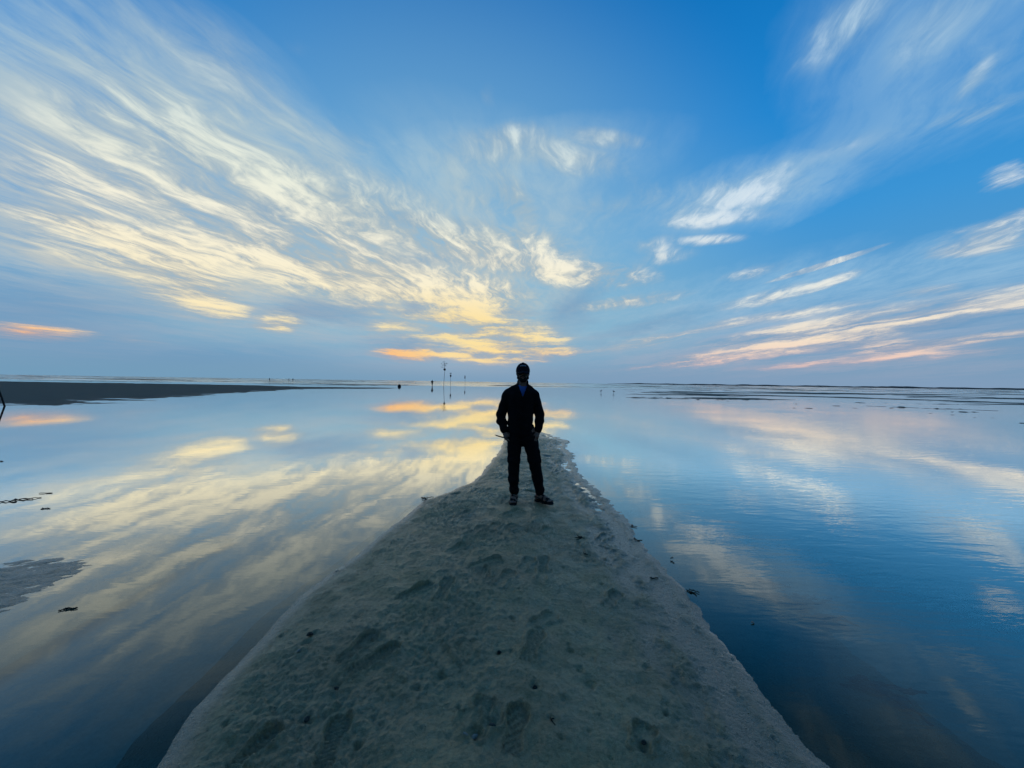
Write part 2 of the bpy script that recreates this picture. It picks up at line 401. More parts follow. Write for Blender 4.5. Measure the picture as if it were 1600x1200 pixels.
# ------------------------------------------------------------------ water and sea bed
R = 9000.0
rs = np.concatenate([[0.0], np.geomspace(0.6, R, 60)]); th = np.linspace(0, 2 * math.pi, 97)[:-1]
V = np.stack([np.outer(rs, np.sin(th)), np.outer(rs, np.cos(th)), np.zeros((len(rs), len(th)))], -1).reshape(-1, 3)
water = mesh_np('water', V, grid_faces(len(rs), len(th), True), M_WATER)
tag(water, 'still shallow water on both sides of the sand spit mirroring the sunset clouds', kind='structure')

SPIT_PX = [(200, 1290), (245, 1200), (300, 1112), (350, 1058), (400, 1008), (440, 962), (470, 932), (510, 900), (560, 866), (600, 832),
           (640, 800), (662, 782), (700, 770), (735, 754), (752, 742), (768, 722), (782, 702), (786, 690), (792, 680), (812, 674), (845, 675),
           (868, 682), (889, 690), (882, 700), (900, 712), (893, 722), (912, 744), (936, 768), (948, 778), (962, 796), (985, 820), (992, 842),
           (1022, 872), (1050, 900), (1072, 925), (1098, 962), (1112, 985), (1140, 1018), (1180, 1068), (1240, 1140), (1292, 1200), (1400, 1290)]
spit_poly = [tuple(ground(*p)[:2]) for p in SPIT_PX]
# the spit goes on behind the camera, widening
(lx, ly), (rx, ry) = spit_poly[0], spit_poly[-1]
spit_poly = spit_poly + [(rx + 1.8, -1.5), (rx + 4, -6), (-6, -6), (lx - 1.5, -1.5)]

BARS = [([tuple(ground(*p)[:2]) for p in P], hw, top) for P, hw, top in (
    ([(960, 602.6), (1150, 607.2), (1400, 612.2), (1700, 619)], 7.0, .07), ([(1010, 613.2), (1160, 617.2), (1300, 620.6), (1460, 625.5), (1700, 633.5)], 1.7, .05),
    ([(1220, 613.5), (1450, 618.5), (1700, 625)], 2.2, .045), ([(1090, 610.0), (1260, 613.5)], 2.2, .04), ([(-200, 588.2), (0, 590.2), (120, 591.6), (330, 594.2)], 7.0, .08),
    ([(980, 621), (1080, 624)], .7, .02), ([(1340, 634), (1560, 642)], .5, .015))]
def bed_height(X, Y):
    r = np.hypot(X, Y)
    h = -0.10 + 0.03 * fbm(X * 0.35, Y * 0.35, 3) - 0.05 * sstep(0.5, 4, X) * sstep(14, 8, Y)
    # emerging banks far out, long and low, drawn out along the shore
    n = fbm(X / 55 + 3.3, Y / 16 + 0.7, 4, 0.55)
    n2 = fbm(X / 14 + 9.1, Y / 3.2 + 4.2, 3, 0.6)
    ang = np.arctan2(X, Y)
    rightm = sstep(0.05, 0.45, ang) * sstep(34, 52, r)
    leftm = sstep(-0.05, -0.30, ang) * sstep(80, 110, r)
    mid = sstep(118, 150, r)
    m = np.maximum(np.maximum(rightm, leftm), mid * 0.8)
    lift = m * (0.055 + 0.22 * n + 0.035 * n2)
    h = h + np.clip(lift, -0.05, 0.135) + 0.01 * m
    # long banks: centre line through these points, half width, height
    for P, hw, top in BARS:
        best = np.full(X.shape, 1e9)
        for (ax, ay), (bx, by) in zip(P[:-1], P[1:]):
            ex, ey = bx - ax, by - ay
            t = np.clip(((X - ax) * ex + (Y - ay) * ey) / (ex * ex + ey * ey), 0, 1)
            best = np.minimum(best, np.hypot(X - ax - ex * t, Y - ay - ey * t))
        q = best / hw + 1.1 * fbm(X / (hw * 9), Y / (hw * 2.2), 4, 0.6)
        h = np.maximum(h, -0.12 + (0.12 + top) * sstep(1.5, 0.3, q))
    # small crumbs of sand just breaking the surface inshore of the right hand banks
    cr = sstep(0.15, 0.5, ang) * sstep(22, 27, r) * sstep(60, 40, r)
    h = h + cr * np.clip(0.26 * fbm(X / 4.5, Y / 0.7, 4) - 0.045, 0, 0.12)
    return np.where(r > 5000, -0.2, h)
rs = np.geomspace(0.8, 6000, 460)
th = np.concatenate([np.linspace(-1.05, 1.05, 720), np.linspace(1.05, 2 * math.pi - 1.05, 90)[1:-1]])
X = np.outer(rs, np.sin(th)); Y = np.outer(rs, np.cos(th))
Z = bed_height(X, Y)
flat = mesh_np('tidal_flat', np.stack([X, Y, Z], -1).reshape(-1, 3), grid_faces(len(rs), len(th), True), M_BED)
flat.data.materials.append(M_BAR)
_mi = np.zeros((len(rs) - 1, len(th)), np.int32); _mi[rs[:-1] > 24] = 1
flat.data.polygons.foreach_set('material_index', _mi.ravel())
tag(flat, 'dark tidal flats and thin sand banks showing just above the far water', kind='structure')

# ------------------------------------------------------------------ the sand spit, with footprints pressed into it
rows = [0.35]
while rows[-1] < 14.5: rows.append(rows[-1] + max(0.0050, 0.0042 * rows[-1]))
rows = np.array(rows); NC = 1060
Wd = 2.9 + 0.10 * rows
t_ = np.linspace(-1, 1, NC)
X = Wd[:, None] * t_[None, :] + 0.15 + 0.02 * rows[:, None]; Y = np.repeat(rows[:, None], NC, 1)
edge_n = 0.035 * fbm(X * 1.3, Y * 1.3, 4, 0.6) + 0.016 * fbm(X * 7, Y * 7, 3, 0.6) + 0.085 * sstep(-0.3, 0.4, X - 0.02 * Y) * fbm(X * 3.1 + 7, Y * 4.2, 5, 0.65)
SD = poly_sdf(X, Y, spit_poly) + edge_n * np.clip(Y / 5, 0.35, 1.3)
def spit_height(X, Y, d):
    side = sstep(-0.3, 0.5, X - 0.02 * Y)
    slope = 0.17 * (1 - side) + 0.036 * side
    h = np.where(d > 0, 0.085 * (1 - np.exp(-d * slope / 0.085 * 1.6)), d * (0.50 - 0.36 * side))
    h = np.maximum(h, -0.19)
    top = sstep(0.0, 0.22, d)
    h = h + top * (0.014 * fbm(X * 1.6 + 4, Y * 1.6, 3) + 0.014 * fbm(X * 6, Y * 6, 3))
    rough = sstep(-0.25, 0.35, fbm(X * 0.9 + 20, Y * 0.9 + 3, 2)) * 0.8 + 0.35
    h = h + sstep(0.02, 0.3, d) * rough * (0.0105 * fbm(X * 24, Y * 24, 3, 0.7) + 0.0145 * np.abs(fbm(X * 9 + 9, Y * 13, 4, 0.62)) - 0.003)
    # low scour terraces along the right hand edge
    tr = side * sstep(-0.15, 0.05, d) * sstep(0.75, 0.25, d)
    h = h + tr * 0.0065 * np.sin((d * 26 + 2.2 * fbm(X * 1.5, Y * 1.5, 3)))
    return h
Z = spit_height(X, Y, SD)

def window(cx, cy, r):
    i0 = max(0, np.searchsorted(rows, cy - r)); i1 = min(len(rows), np.searchsorted(rows, cy + r))
    return slice(i0, i1)
def footprint(heel, toe, depth=0.016, tread='lug', width=0.092, strength=1.0, z0=0.07):
    a = ground(*heel, z0); b = ground(*toe, z0)
    dx_, dy_ = b.x - a.x, b.y - a.y; ln = math.hypot(dx_, dy_)
    ux, uy = dx_ / ln, dy_ / ln
    if ln > 0.33: a.x, a.y = b.x - ux * 0.31, b.y - uy * 0.31; ln = 0.31
    sl = window((a.y + b.y) / 2, (a.y + b.y) / 2, ln) if False else window((a.x + b.x) / 2, (a.y + b.y) / 2, ln)
    x = X[sl] - a.x; y = Y[sl] - a.y
    s = (x * ux + y * uy) / ln; t = (-x * uy + y * ux)
    hw = width / 2 * (0.80 + 0.28 * np.exp(-((s - 0.74) / 0.24) ** 2) - 0.20 * np.exp(-((s - 0.40) / 0.16) ** 2) + 0.05 * np.exp(-((s - 0.1) / .15) ** 2))
    endc = np.sqrt(np.clip(1 - (np.clip(np.abs(s - 0.5) - 0.36, 0, 1) / 0.155) ** 2, 0, 1))
    hw = hw * endc + 1e-4
    e = (hw - np.abs(t)) ; e = np.where((s < -0.01) | (s > 1.01), -0.05 - 0.1 * np.abs(s - .5), e)
    e = e + 0.0018 * perlin(X[sl] * 30, Y[sl] * 30)
    inside = sstep(-0.002, 0.004, e)
    rim = np.exp(-((e + 0.010) / 0.008) ** 2) * (1 - inside)
    if tread == 'lug':
        pat = np.sin(s * ln * 2 * math.pi / 0.021 + 2.2 * np.sin(t * 70)) * 0.0062
    elif tread == 'dot':
        pat = np.sin(s * ln * 2 * math.pi / 0.016) * np.sin(t * 2 * math.pi / 0.016) * 0.0048
    else: pat = 0.0015 * perlin(X[sl] * 60, Y[sl] * 60)
    press = 0.90 * depth * (0.65 + 0.35 * np.cos((s - 0.8) * 5.0))
    flatn = float((Z[sl] * inside).sum() / max(inside.sum(), 1e-6)); k_ = 0.85 if tread != 'plain' else 0.6
    Z[sl] = Z[sl] * (1 - k_ * inside) + k_ * inside * flatn + strength * (inside * (-press + pat) + rim * 0.010)
def pit(px, py, r, depth, mound=0.4, z0=0.07):
    c = ground(px, py, z0); sl = window(c.x, c.y, r * 4)
    x = X[sl] - c.x; y = Y[sl] - c.y
    q = np.hypot(x, y) / r + 0.5 * perlin(X[sl] / r * 1.3, Y[sl] / r * 1.3)
    Z[sl] += -depth * np.exp(-(q ** 2) * 1.3) + depth * mound * np.exp(-((q - 1.7) / 0.5) ** 2) * (0.5 + 0.9 * perlin(X[sl] / r * 2, Y[sl] / r * 2))

PRINTS = [((338, 1212), (437, 1128), 'lug', .020), ((500, 1205), (537, 1114), 'lug', .020), ((530, 1036), (588, 986), 'lug', .017),
          ((545, 1052), (624, 1010), 'lug', .018), ((622, 938), (676, 911), 'lug', .017), ((688, 940), (702, 904), 'lug', .012),
          ((735, 890), (782, 873), 'plain', .014), ((700, 864), (730, 850), 'plain', .014), ((737, 836), (757, 822), 'dot', .016),
          ((764, 832), (778, 818), 'plain', .012), ((714, 808), (736, 799), 'plain', .015), ((790, 806), (814, 796), 'plain', .010),
          ((822, 1035), (842, 985), 'dot', .011), ((798, 1180), (812, 1100), 'dot', .017), ((815, 890), (830, 872), 'plain', .010),
          ((845, 835), (858, 822), 'plain', .010), ((950, 938), (966, 915), 'dot', .012), ((832, 975), (868, 955), 'plain', .010),
          ((750, 772), (772, 762), 'plain', .012), ((738, 768), (752, 760), 'plain', .010), ((775, 748), (790, 740), 'plain', .010),
          ((785, 790), (796, 776), 'plain', .012), ((862, 772), (874, 762), 'plain', .008), ((825, 760), (838, 752), 'plain', .010),
          ((935, 835), (952, 826), 'plain', .009), ((1000, 1165), (1010, 1120), 'plain', .010), ((860, 738), (876, 730), 'plain', .01)]
pf = random.Random(21)
for k in range(14):                                   # older, half washed out prints along the walked middle
    y_ = 705 + 470 * pf.random() ** 1.2; x_ = 800 + (y_ - 690) * pf.uniform(-.36, .26); L_ = (y_ - 597) * .16 * pf.uniform(.8, 1.1); dx2 = pf.uniform(-.5, .9) * L_
    PRINTS.append(((x_ - dx2 / 2, y_ + L_ * .28), (x_ + dx2 / 2, y_ - L_ * .28), pf.choice(('plain', 'lug', 'dot')), pf.uniform(.005, .009)))
for h_, t2, tr_, dp in PRINTS: footprint(h_, t2, dp, tr_, strength=1.15)
PITS = [(478, 1000, .022, .02), (492, 984, .014, .016), (440, 982, .013, .013), (524, 1070, .024, .02), (478, 1122, .022, .018), (560, 1165, .016, .014),
        (354, 1118, .014, .014), (745, 1148, .03, .022), (768, 1132, .02, .02), (800, 967, .016, .014), (810, 938, .012, .012), (1005, 1155, .022, .02),
        (1168, 1185, .016, .018), (1040, 1100, .012, .013), (798, 1020, .016, .016), (780, 1022, .018, .014), (835, 1075, .022, .018), (890, 1012, .016, .014),
        (905, 840, .018, .014), (918, 862, .016, .012), (880, 882, .014, .012), (960, 855, .012, .01), (940, 905, .012, .012), (996, 932, .016, .014),
        (1000, 900, .02, .012), (873, 920, .012, .012), (865, 908, .014, .01), (840, 1030, .018, .012), (690, 885, .014, .012), (580, 880, .012, .01),
        (560, 888, .01, .01), (655, 838, .01, .01), (1022, 900, .02, .014), (1010, 1030, .024, .012), (1060, 1040, .02, .012), (905, 1040, .02, .014),
        (920, 1060, .026, .012), (880, 1090, .02, .012), (760, 1080, .03, .012), (690, 1060, .03, .014), (650, 1080, .022, .012), (740, 1010, .03, .012),
        (860, 850, .016, .01), (700, 960, .016, .012), (720, 935, .014, .01), (770, 905, .016, .012), (850, 800, .016, .01), (900, 780, .014, .01),
        (870, 745, .014, .012), (885, 740, .014, .012), (850, 712, .018, .014), (868, 700, .02, .014), (878, 720, .02, .014), (840, 730, .014, .012)]
for p in PITS: pit(*p)
pr = random.Random(3)
for k in range(120):
    x_ = pr.uniform(380, 1230); y_ = 690 + 500 * pr.random() ** 0.8
    g_ = ground(x_, y_)
    pit(x_, y_, pr.uniform(.006, .016), pr.uniform(.005, .011), 0.5)
# pools of standing water behind the man's feet: shallow pans that reach the water table
for px_, py_, r_ in ((828, 771, .06), (838, 739, .07), (712, 772, .05), (834, 755, .05), (856, 712, .07)):
    c = ground(px_, py_, .03); sl = window(c.x, c.y, r_ * 3)
    q = np.hypot((X[sl] - c.x) / 1.2, Y[sl] - c.y) / r_ + 0.35 * perlin(X[sl] * 7, Y[sl] * 7)
    w = sstep(1.35, 0.55, q)
    Z[sl] = Z[sl] * (1 - w) + w * (-0.004 + 0.012 * perlin(X[sl] * 9, Y[sl] * 9))
Z = np.where((SD > 0.0) & (Y < 4.4), np.maximum(Z, 0.018 * np.minimum(SD, 0.5) + 0.0015 + 0.25 * np.maximum(Z, 0)), Z)
spit = mesh_np('sand_spit', np.stack([X, Y, Z], -1).reshape(-1, 3), grid_faces(len(rows), NC), M_SAND)
tag(spit, 'grey wet sand spit narrowing away to a point, pressed with footprints', kind='structure')
def spit_z(x, y):
    i = int(np.clip(np.searchsorted(rows, y), 0, len(rows) - 1))
    j = int(np.argmin(np.abs(X[i] - x))); return float(Z[i, j])
# the part of the spit under and behind the camera
gx = np.linspace(-8, 8, 90); gy = np.linspace(-8, 0.36, 60)
GX, GY = np.meshgrid(gx, gy); gd = poly_sdf(GX, GY, spit_poly)
rear = mesh_np('sand_ground', np.stack([GX, GY, np.maximum(spit_height(GX, GY, gd) - 0.004, -0.2)], -1).reshape(-1, 3), grid_faces(60, 90), M_SAND)
tag(rear, 'wide root of the sand spit behind the viewpoint', kind='structure')

# ------------------------------------------------------------------ sandbar at the left and a small shoal in the foreground
def bank(name, label, px, dx_, dy_, hmax, slope, mat, nz, ns, pad, rot=0.0, an=2.0, ripple=0.25):
    P = [tuple(ground(*p)[:2]) for p in px]
    xs = [p[0] for p in P]; ys = [p[1] for p in P]
    gx = np.arange(min(xs) - pad, max(xs) + pad, dx_); gy = np.arange(min(ys) - pad, max(ys) + pad, dy_)
    GX, GY = np.meshgrid(gx, gy)
    RX = GX * math.cos(rot) + GY * math.sin(rot); RY = -GX * math.sin(rot) + GY * math.cos(rot)
    d = poly_sdf(GX, GY, P) + nz * fbm(RX / ns, RY / ns * an, 5, 0.65)
    h = np.where(d > 0, hmax * (1 - np.exp(-d * slope / hmax)), np.maximum(d * slope * 1.5, -0.16))
    h = h + ripple * hmax * fbm(RX / ns * 3, RY / ns * 3 * an, 4, 0.6) * sstep(-1, 1, d / (pad * 0.3))
    o = mesh_np(name, np.stack([GX, GY, h], -1).reshape(-1, 3), grid_faces(len(gy), len(gx)), mat)
    return tag(o, label, kind='structure')
bank('sandbar', 'broad dark sandbar lying across the water at the left',
     [(-260, 622), (-120, 634), (0, 633), (60, 633), (180, 626), (300, 619), (400, 611.5), (470, 607.5), (610, 607.2), (612, 606), (470, 604.5), (440, 603.6),
      (400, 602.5), (250, 600), (100, 598), (0, 597), (-200, 595)], 0.22, 0.16, 0.075, 0.016, M_BAR, 3.0, 6.0, 4, 0.0, 3.0, 0.75)
bank('sand_shoal', 'small flat of wet sand just breaking the surface at the left edge',
     [(-120, 925), (-40, 895), (30, 872), (85, 864), (112, 868), (80, 884), (150, 872), (130, 888), (60, 925), (10, 950), (-40, 985), (-140, 990)],
     0.016, 0.014, 0.014, 0.035, M_SAND, 0.13, 0.6, 0.5, 0.45, 2.2, 0.55)

# far low shore on the right, along the horizon
def shore(name, label, a0, a1, r, hs, seed):
    n = 160; a = np.linspace(a0, a1, n)
    env = np.minimum(1, np.minimum((a - a0) / 0.08, (a1 - a) / 0.08 + 0.2))
    top = hs * env * (0.75 + 0.5 * fbm(a * 30 + seed, a * 0 + 2.2, 4, 0.6))
    prof = [(-160, -1.0), (-90, 0.35), (-30, 0.85), (30, 1.0), (200, 0.7), (420, -1.0)]
    V = []
    for off, k in prof:
        rr = r + off
        V.append(np.stack([rr * np.sin(a), rr * np.cos(a), np.where(k > 0, top * k, -1.0)], -1))
    V = np.stack(V).reshape(-1, 3)
    m = plain_mat('far_land', (0.03, 0.035, 0.032), 0.95, 0.3, 0.02)
    return tag(mesh_np(name, V, grid_faces(len(prof), n), m), label, kind='structure')
shore('far_shore', 'low dark strip of land along the horizon at the right', math.radians(14), math.radians(75), 3600, 12.0, 1.0)

# ------------------------------------------------------------------ smooth bodies from distance fields
class Field:
    """a smooth union of tapered limbs on a voxel grid, turned into one continuous surface"""
    def __init__(s, lo, hi, h):
        s.h = h; s.lo = np.array(lo, float)
        n = np.ceil((np.array(hi) - s.lo) / h).astype(int) + 1
        s.ax = [s.lo[i] + h * np.arange(n[i]) for i in range(3)]
        s.f = np.full(n, 0.2, np.float32)
    def _win(s, lo, hi, pad):
        sl = []
        for i in range(3):
            a = int(np.clip(np.floor((lo[i] - pad - s.lo[i]) / s.h), 0, len(s.ax[i]) - 1))
            b = int(np.clip(np.ceil((hi[i] + pad - s.lo[i]) / s.h) + 1, a + 1, len(s.ax[i])))
            sl.append(slice(a, b))
        X_ = s.ax[0][sl[0]][:, None, None]; Y_ = s.ax[1][sl[1]][None, :, None]; Z_ = s.ax[2][sl[2]][None, None, :]
        return tuple(sl), X_, Y_, Z_
    def _blend(s, sl, d, k, op):
        f = s.f[sl]
        if op == 'cut': d = -d; h_ = np.clip(0.5 - 0.5 * (d - f) / max(k, 1e-5), 0, 1); s.f[sl] = f * h_ + d * (1 - h_) + k * h_ * (1 - h_); return
        h_ = np.clip(0.5 + 0.5 * (f - d) / max(k, 1e-5), 0, 1)
        s.f[sl] = f * (1 - h_) + d * h_ - k * h_ * (1 - h_)
    def limb(s, a, b, ra, rb, k=0.02, sy=1.0, op='add'):
        a = np.array(a, float); b = np.array(b, float); r = max(ra, rb) * max(1, sy)
        sl, X_, Y_, Z_ = s._win(np.minimum(a, b), np.maximum(a, b), r + k + 0.04)
        e = b - a; ee = e @ e + 1e-12
        t = np.clip(((X_ - a[0]) * e[0] + (Y_ - a[1]) * e[1] + (Z_ - a[2]) * e[2]) / ee, 0, 1)
        d = np.sqrt((X_ - a[0] - e[0] * t) ** 2 + ((Y_ - a[1] - e[1] * t) / sy) ** 2 + (Z_ - a[2] - e[2] * t) ** 2) - (ra + (rb - ra) * t)
        s._blend(sl, d, k, op)
    def ball(s, c, r, k=0.02, op='add', rz=0.0):
        r = np.array(r, float); c = np.array(c, float)
        R_ = np.full(3, r.max()) if rz else r
        sl, X_, Y_, Z_ = s._win(c - R_, c + R_, k + 0.04)
        x, y, z = X_ - c[0], Y_ - c[1], Z_ - c[2]
        if rz: x, y = x * math.cos(rz) + y * math.sin(rz), -x * math.sin(rz) + y * math.cos(rz)
        q = np.sqrt((x / r[0]) ** 2 + (y / r[1]) ** 2 + (z / r[2]) ** 2)
        q2 = np.sqrt((x / r[0] ** 2) ** 2 + (y / r[1] ** 2) ** 2 + (z / r[2] ** 2) ** 2)
        d = q * (q - 1) / np.maximum(q2, 1e-9)
        s._blend(sl, d, k, op)
    def box(s, c, hs, k=0.01, op='add', rnd=0.01, rz=0.0, rx=0.0):
        hs = np.array(hs, float); c = np.array(c, float); R_ = np.full(3, np.linalg.norm(hs))
        sl, X_, Y_, Z_ = s._win(c - R_, c + R_, k + 0.02)
        x, y, z = X_ - c[0], Y_ - c[1], Z_ - c[2]
        x, y, z = np.broadcast_arrays(x, y, z)
        if rz: x, y = x * math.cos(rz) + y * math.sin(rz), -x * math.sin(rz) + y * math.cos(rz)
        if rx: y, z = y * math.cos(rx) + z * math.sin(rx), -y * math.sin(rx) + z * math.cos(rx)
        qx, qy, qz = np.abs(x) - hs[0] + rnd, np.abs(y) - hs[1] + rnd, np.abs(z) - hs[2] + rnd
        d = np.sqrt(np.maximum(qx, 0) ** 2 + np.maximum(qy, 0) ** 2 + np.maximum(qz, 0) ** 2) + np.minimum(np.maximum(np.maximum(qx, qy), qz), 0) - rnd
        s._blend(sl, d, k, op)
    def folds(s, amp, fz, fx=0.0, seed=0.0):
        X_ = s.ax[0][:, None, None]; Y_ = s.ax[1][None, :, None]; Z_ = s.ax[2][None, None, :]
        s.f += (amp * (np.sin(Z_ * fz + 3 * np.sin(X_ * 9 + seed) + 2 * np.sin(Y_ * 13 + seed)) * (0.6 + 0.4 * np.sin(X_ * fx + Z_ * 7 + seed)))).astype(np.float32)
    def cut_below(s, z):
        Z_ = s.ax[2][None, None, :]; s.f = np.maximum(s.f, (z - Z_).astype(np.float32))
    def cut_above(s, z):
        Z_ = s.ax[2][None, None, :]; s.f = np.maximum(s.f, (Z_ - z).astype(np.float32))
    def mesh(s, name, mat, parent=None):
        f = s.f; ins = f < 0
        n = np.array(f.shape)
        c = np.zeros(n - 1, np.int8)
        cor = [(i, j, k) for i in (0, 1) for j in (0, 1) for k in (0, 1)]
        sub = lambda A, o: A[o[0]:n[0] - 1 + o[0], o[1]:n[1] - 1 + o[1], o[2]:n[2] - 1 + o[2]]
        for o in cor: c += sub(ins, o)
        act = (c > 0) & (c < 8)
        I = np.argwhere(act); idx = -np.ones(act.shape, np.int64); idx[act] = np.arange(len(I))
        P = np.zeros((len(I), 3)); cnt = np.zeros(len(I))
        F_ = {o: f[I[:, 0] + o[0], I[:, 1] + o[1], I[:, 2] + o[2]] for o in cor}
        for o in cor:
            for ax in range(3):
                if o[ax]: continue
                o2 = list(o); o2[ax] = 1; o2 = tuple(o2)
                a, b = F_[o], F_[o2]; m = (a < 0) != (b < 0)
                t = np.where(m, a / np.where(m, a - b, 1), 0)
                p = np.array(o, float)[None] + np.zeros((len(I), 3)); p[:, ax] += t
                P[m] += p[m]; cnt[m] += 1
        V_ = s.lo + s.h * (I + P / cnt[:, None])
        Q = []
        for ax in range(3):
            u, v = (ax + 1) % 3, (ax + 2) % 3
            sh = list(n); sh[ax] -= 1
            lo_ = [slice(None)] * 3; hi_ = [slice(None)] * 3; lo_[ax] = slice(0, -1); hi_[ax] = slice(1, None)
            A = ins[tuple(lo_)]; B = ins[tuple(hi_)]
            E = np.argwhere(A != B)
            E = E[(E[:, u] > 0) & (E[:, v] > 0) & (E[:, u] < n[u] - 1) & (E[:, v] < n[v] - 1)]
            fl = A[E[:, 0], E[:, 1], E[:, 2]]
            def cell(du, dv):
                q = E.copy(); q[:, u] += du; q[:, v] += dv; return idx[q[:, 0], q[:, 1], q[:, 2]]
            q = np.stack([cell(-1, -1), cell(0, -1), cell(0, 0), cell(-1, 0)], 1)
            q[~fl] = q[~fl][:, ::-1]
            Q.append(q)
        return mesh_np(name, V_, np.concatenate(Q), mat, True, parent)

M_JACKET = plain_mat('black_jacket_cloth', (0.005, 0.005, 0.006), 0.95, 0.3, 60, 0.3)
M_TROUSER = plain_mat('black_trouser_cloth', (0.005, 0.005, 0.006), 0.95, 0.3, 60, 0.3)
M_SHIRT = plain_mat('blue_shirt_cloth', (0.055, 0.125, 0.36), 0.85, 0.15, 80, 0.2)
M_SKIN = plain_mat('tanned_skin', (0.19, 0.108, 0.080), 0.55, 0.15, 25)
M_HAIR = plain_mat('dark_hair', (0.012, 0.009, 0.008), 0.7, 0.4, 120, 0.6)
M_CAP = plain_mat('navy_cap_cloth', (0.006, 0.006, 0.010), 0.9, 0.3, 90, 0.3)
M_PALE = plain_mat('pale_stitching', (0.30, 0.31, 0.36), 0.8, 0.2, 60)
M_SANDAL = plain_mat('black_rubber', (0.012, 0.011, 0.011), 0.6, 0.3, 60)
M_EYE = plain_mat('dark_eye', (0.03, 0.025, 0.02), 0.2, 0.1, 20)
M_LIP = plain_mat('lip_skin', (0.14, 0.055, 0.048), 0.5, 0.1, 20)
M_METAL = plain_mat('dull_buckle_metal', (0.10, 0.10, 0.10), 0.4, 0.2, 40)
M_WOOD = plain_mat('dark_weathered_wood', (0.030, 0.025, 0.020), 0.85, 0.4, 18, 0.5)
M_DARK = plain_mat('dark_painted_marker', (0.018, 0.022, 0.028), 0.7, 0.3, 6)

def smooth_tube(pts, rad, seg=8):
    """closed tube along points; returns verts and faces (triangles at the ends as fans of quads)"""
    pts = [Vector(p) for p in pts]; V_ = []; F_ = []
    for i, p in enumerate(pts):
        d = (pts[min(i + 1, len(pts) - 1)] - pts[max(i - 1, 0)]).normalized()
        up = Vector((0, 0, 1)) if abs(d.z) < 0.9 else Vector((1, 0, 0))
        a = d.cross(up).normalized(); b = d.cross(a)
        r = rad[i] if isinstance(rad, (list, tuple)) else rad
        for k in range(seg):
            t = 2 * math.pi * k / seg; V_.append(tuple(p + a * (r * math.cos(t)) + b * (r * math.sin(t))))
    for i in range(len(pts) - 1):
        for k in range(seg):
            F_.append((i * seg + k, i * seg + (k + 1) % seg, (i + 1) * seg + (k + 1) % seg, (i + 1) * seg + k))
    return V_, F_, seg, len(pts)
def tube_obj(name, pts, rad, mat, parent=None, seg=8):
    V_, F_, sg, n = smooth_tube(pts, rad, seg)
    me = bpy.data.meshes.new(name)
    me.from_pydata(V_, [], F_ + [tuple(range(sg))[::-1], tuple(range((n - 1) * sg, n * sg))])
    for p in me.polygons: p.use_smooth = len(p.vertices) == 4
    me.materials.append(mat)
    o = bpy.data.objects.new(name, me); COL.objects.link(o)
    if parent: o.parent = parent
    return o
def empty(name, loc, rz=0.0):
    o = bpy.data.objects.new(name, None); COL.objects.link(o); o.location = loc; o.rotation_euler = (0, 0, rz)
    o.empty_display_size = 0.2
    return o

# ------------------------------------------------------------------ the man standing on the spit (x right, y away from the camera)
g0 = ground(814, 785, 0.06)
man = empty('person', (g0.x, g0.y, 0.0))
foot_l = (-0.090, -0.02); foot_r = (0.245, 0.01)
zl = spit_z(g0.x + foot_l[0], g0.y + foot_l[1] - 0.06); zr = spit_z(g0.x + foot_r[0] + 0.05, g0.y + foot_r[1] - 0.04)
gz = (zl + zr) / 2
man.location.z = gz
man.scale = (.935, .935, .932)
tag(man, 'man in black jacket, cap and sandals standing on the sand spit, hands at his pockets', 'person')
HX = 0.0                                   # head is a little to the right of the torso's middle
TX = -0.022
# body: one continuous surface, head to toes
B = Field((-0.36, -0.30, -0.01), (0.46, 0.22, 1.80), 0.0058)
B.limb((TX, 0.01, 0.95), (TX, 0.0, 1.10), 0.13, 0.125, .05, .72); B.limb((TX, 0.0, 1.10), (TX, 0.01, 1.34), 0.125, 0.145, .05, .68)
B.limb((TX - .15, .01, 1.40), (TX + .15, .01, 1.40), .055, .055, .05)
B.limb((TX, .02, 1.40), (HX, 0.0, 1.56), .062, .056, .03)
B.ball((HX, 0.0, 1.665), (.074, .092, .110), .02); B.ball((HX, -.015, 1.605), (.058, .068, .058), .03)
B.limb((HX, -.088, 1.672), (HX, -.104, 1.642), .009, .014, .012); B.ball((HX, -.093, 1.640), (.018, .012, .009), .01)
for e in (-1, 1):
    B.ball((HX + e * .030, -.086, 1.678), (.016, .012, .011), .012, 'cut')
    B.limb((HX + e * .012, -.088, 1.694), (HX + e * .045, -.078, 1.695), .007, .006, .01)
    B.ball((HX + e * .050, -.06, 1.645), (.022, .022, .020), .02)
    B.ball((HX + e * .077, .012, 1.655), (.010, .020, .031), .008)
B.limb((HX - .02, -.082, 1.604), (HX + .02, -.082, 1.604), .009, .009, .01); B.ball((HX, -.074, 1.568), (.024, .018, .018), .02)
ARM = {-1: [(TX - .178, .02, 1.372), (TX - .252, .035, 1.12), (-.225, -.03, .905)], 1: [(TX + .178, .02, 1.372), (TX + .246, .035, 1.13), (.205, -.03, .915)]}
for e in (-1, 1):
    a, b, c = ARM[e]
    B.limb(a, b, .050, .040, .03); B.limb(b, c, .040, .028, .02)
LEG = {-1: [(-.105, .01, .92), (-.110, -.015, .50), (-.088, .01, .085)], 1: [(.085, .01, .92), (.165, -.03, .51), (.245, .02, .085)]}
for e in (-1, 1):
    a, b, c = LEG[e]
    B.limb(a, b, .085, .056, .03); B.limb(b, c, .054, .036, .02)
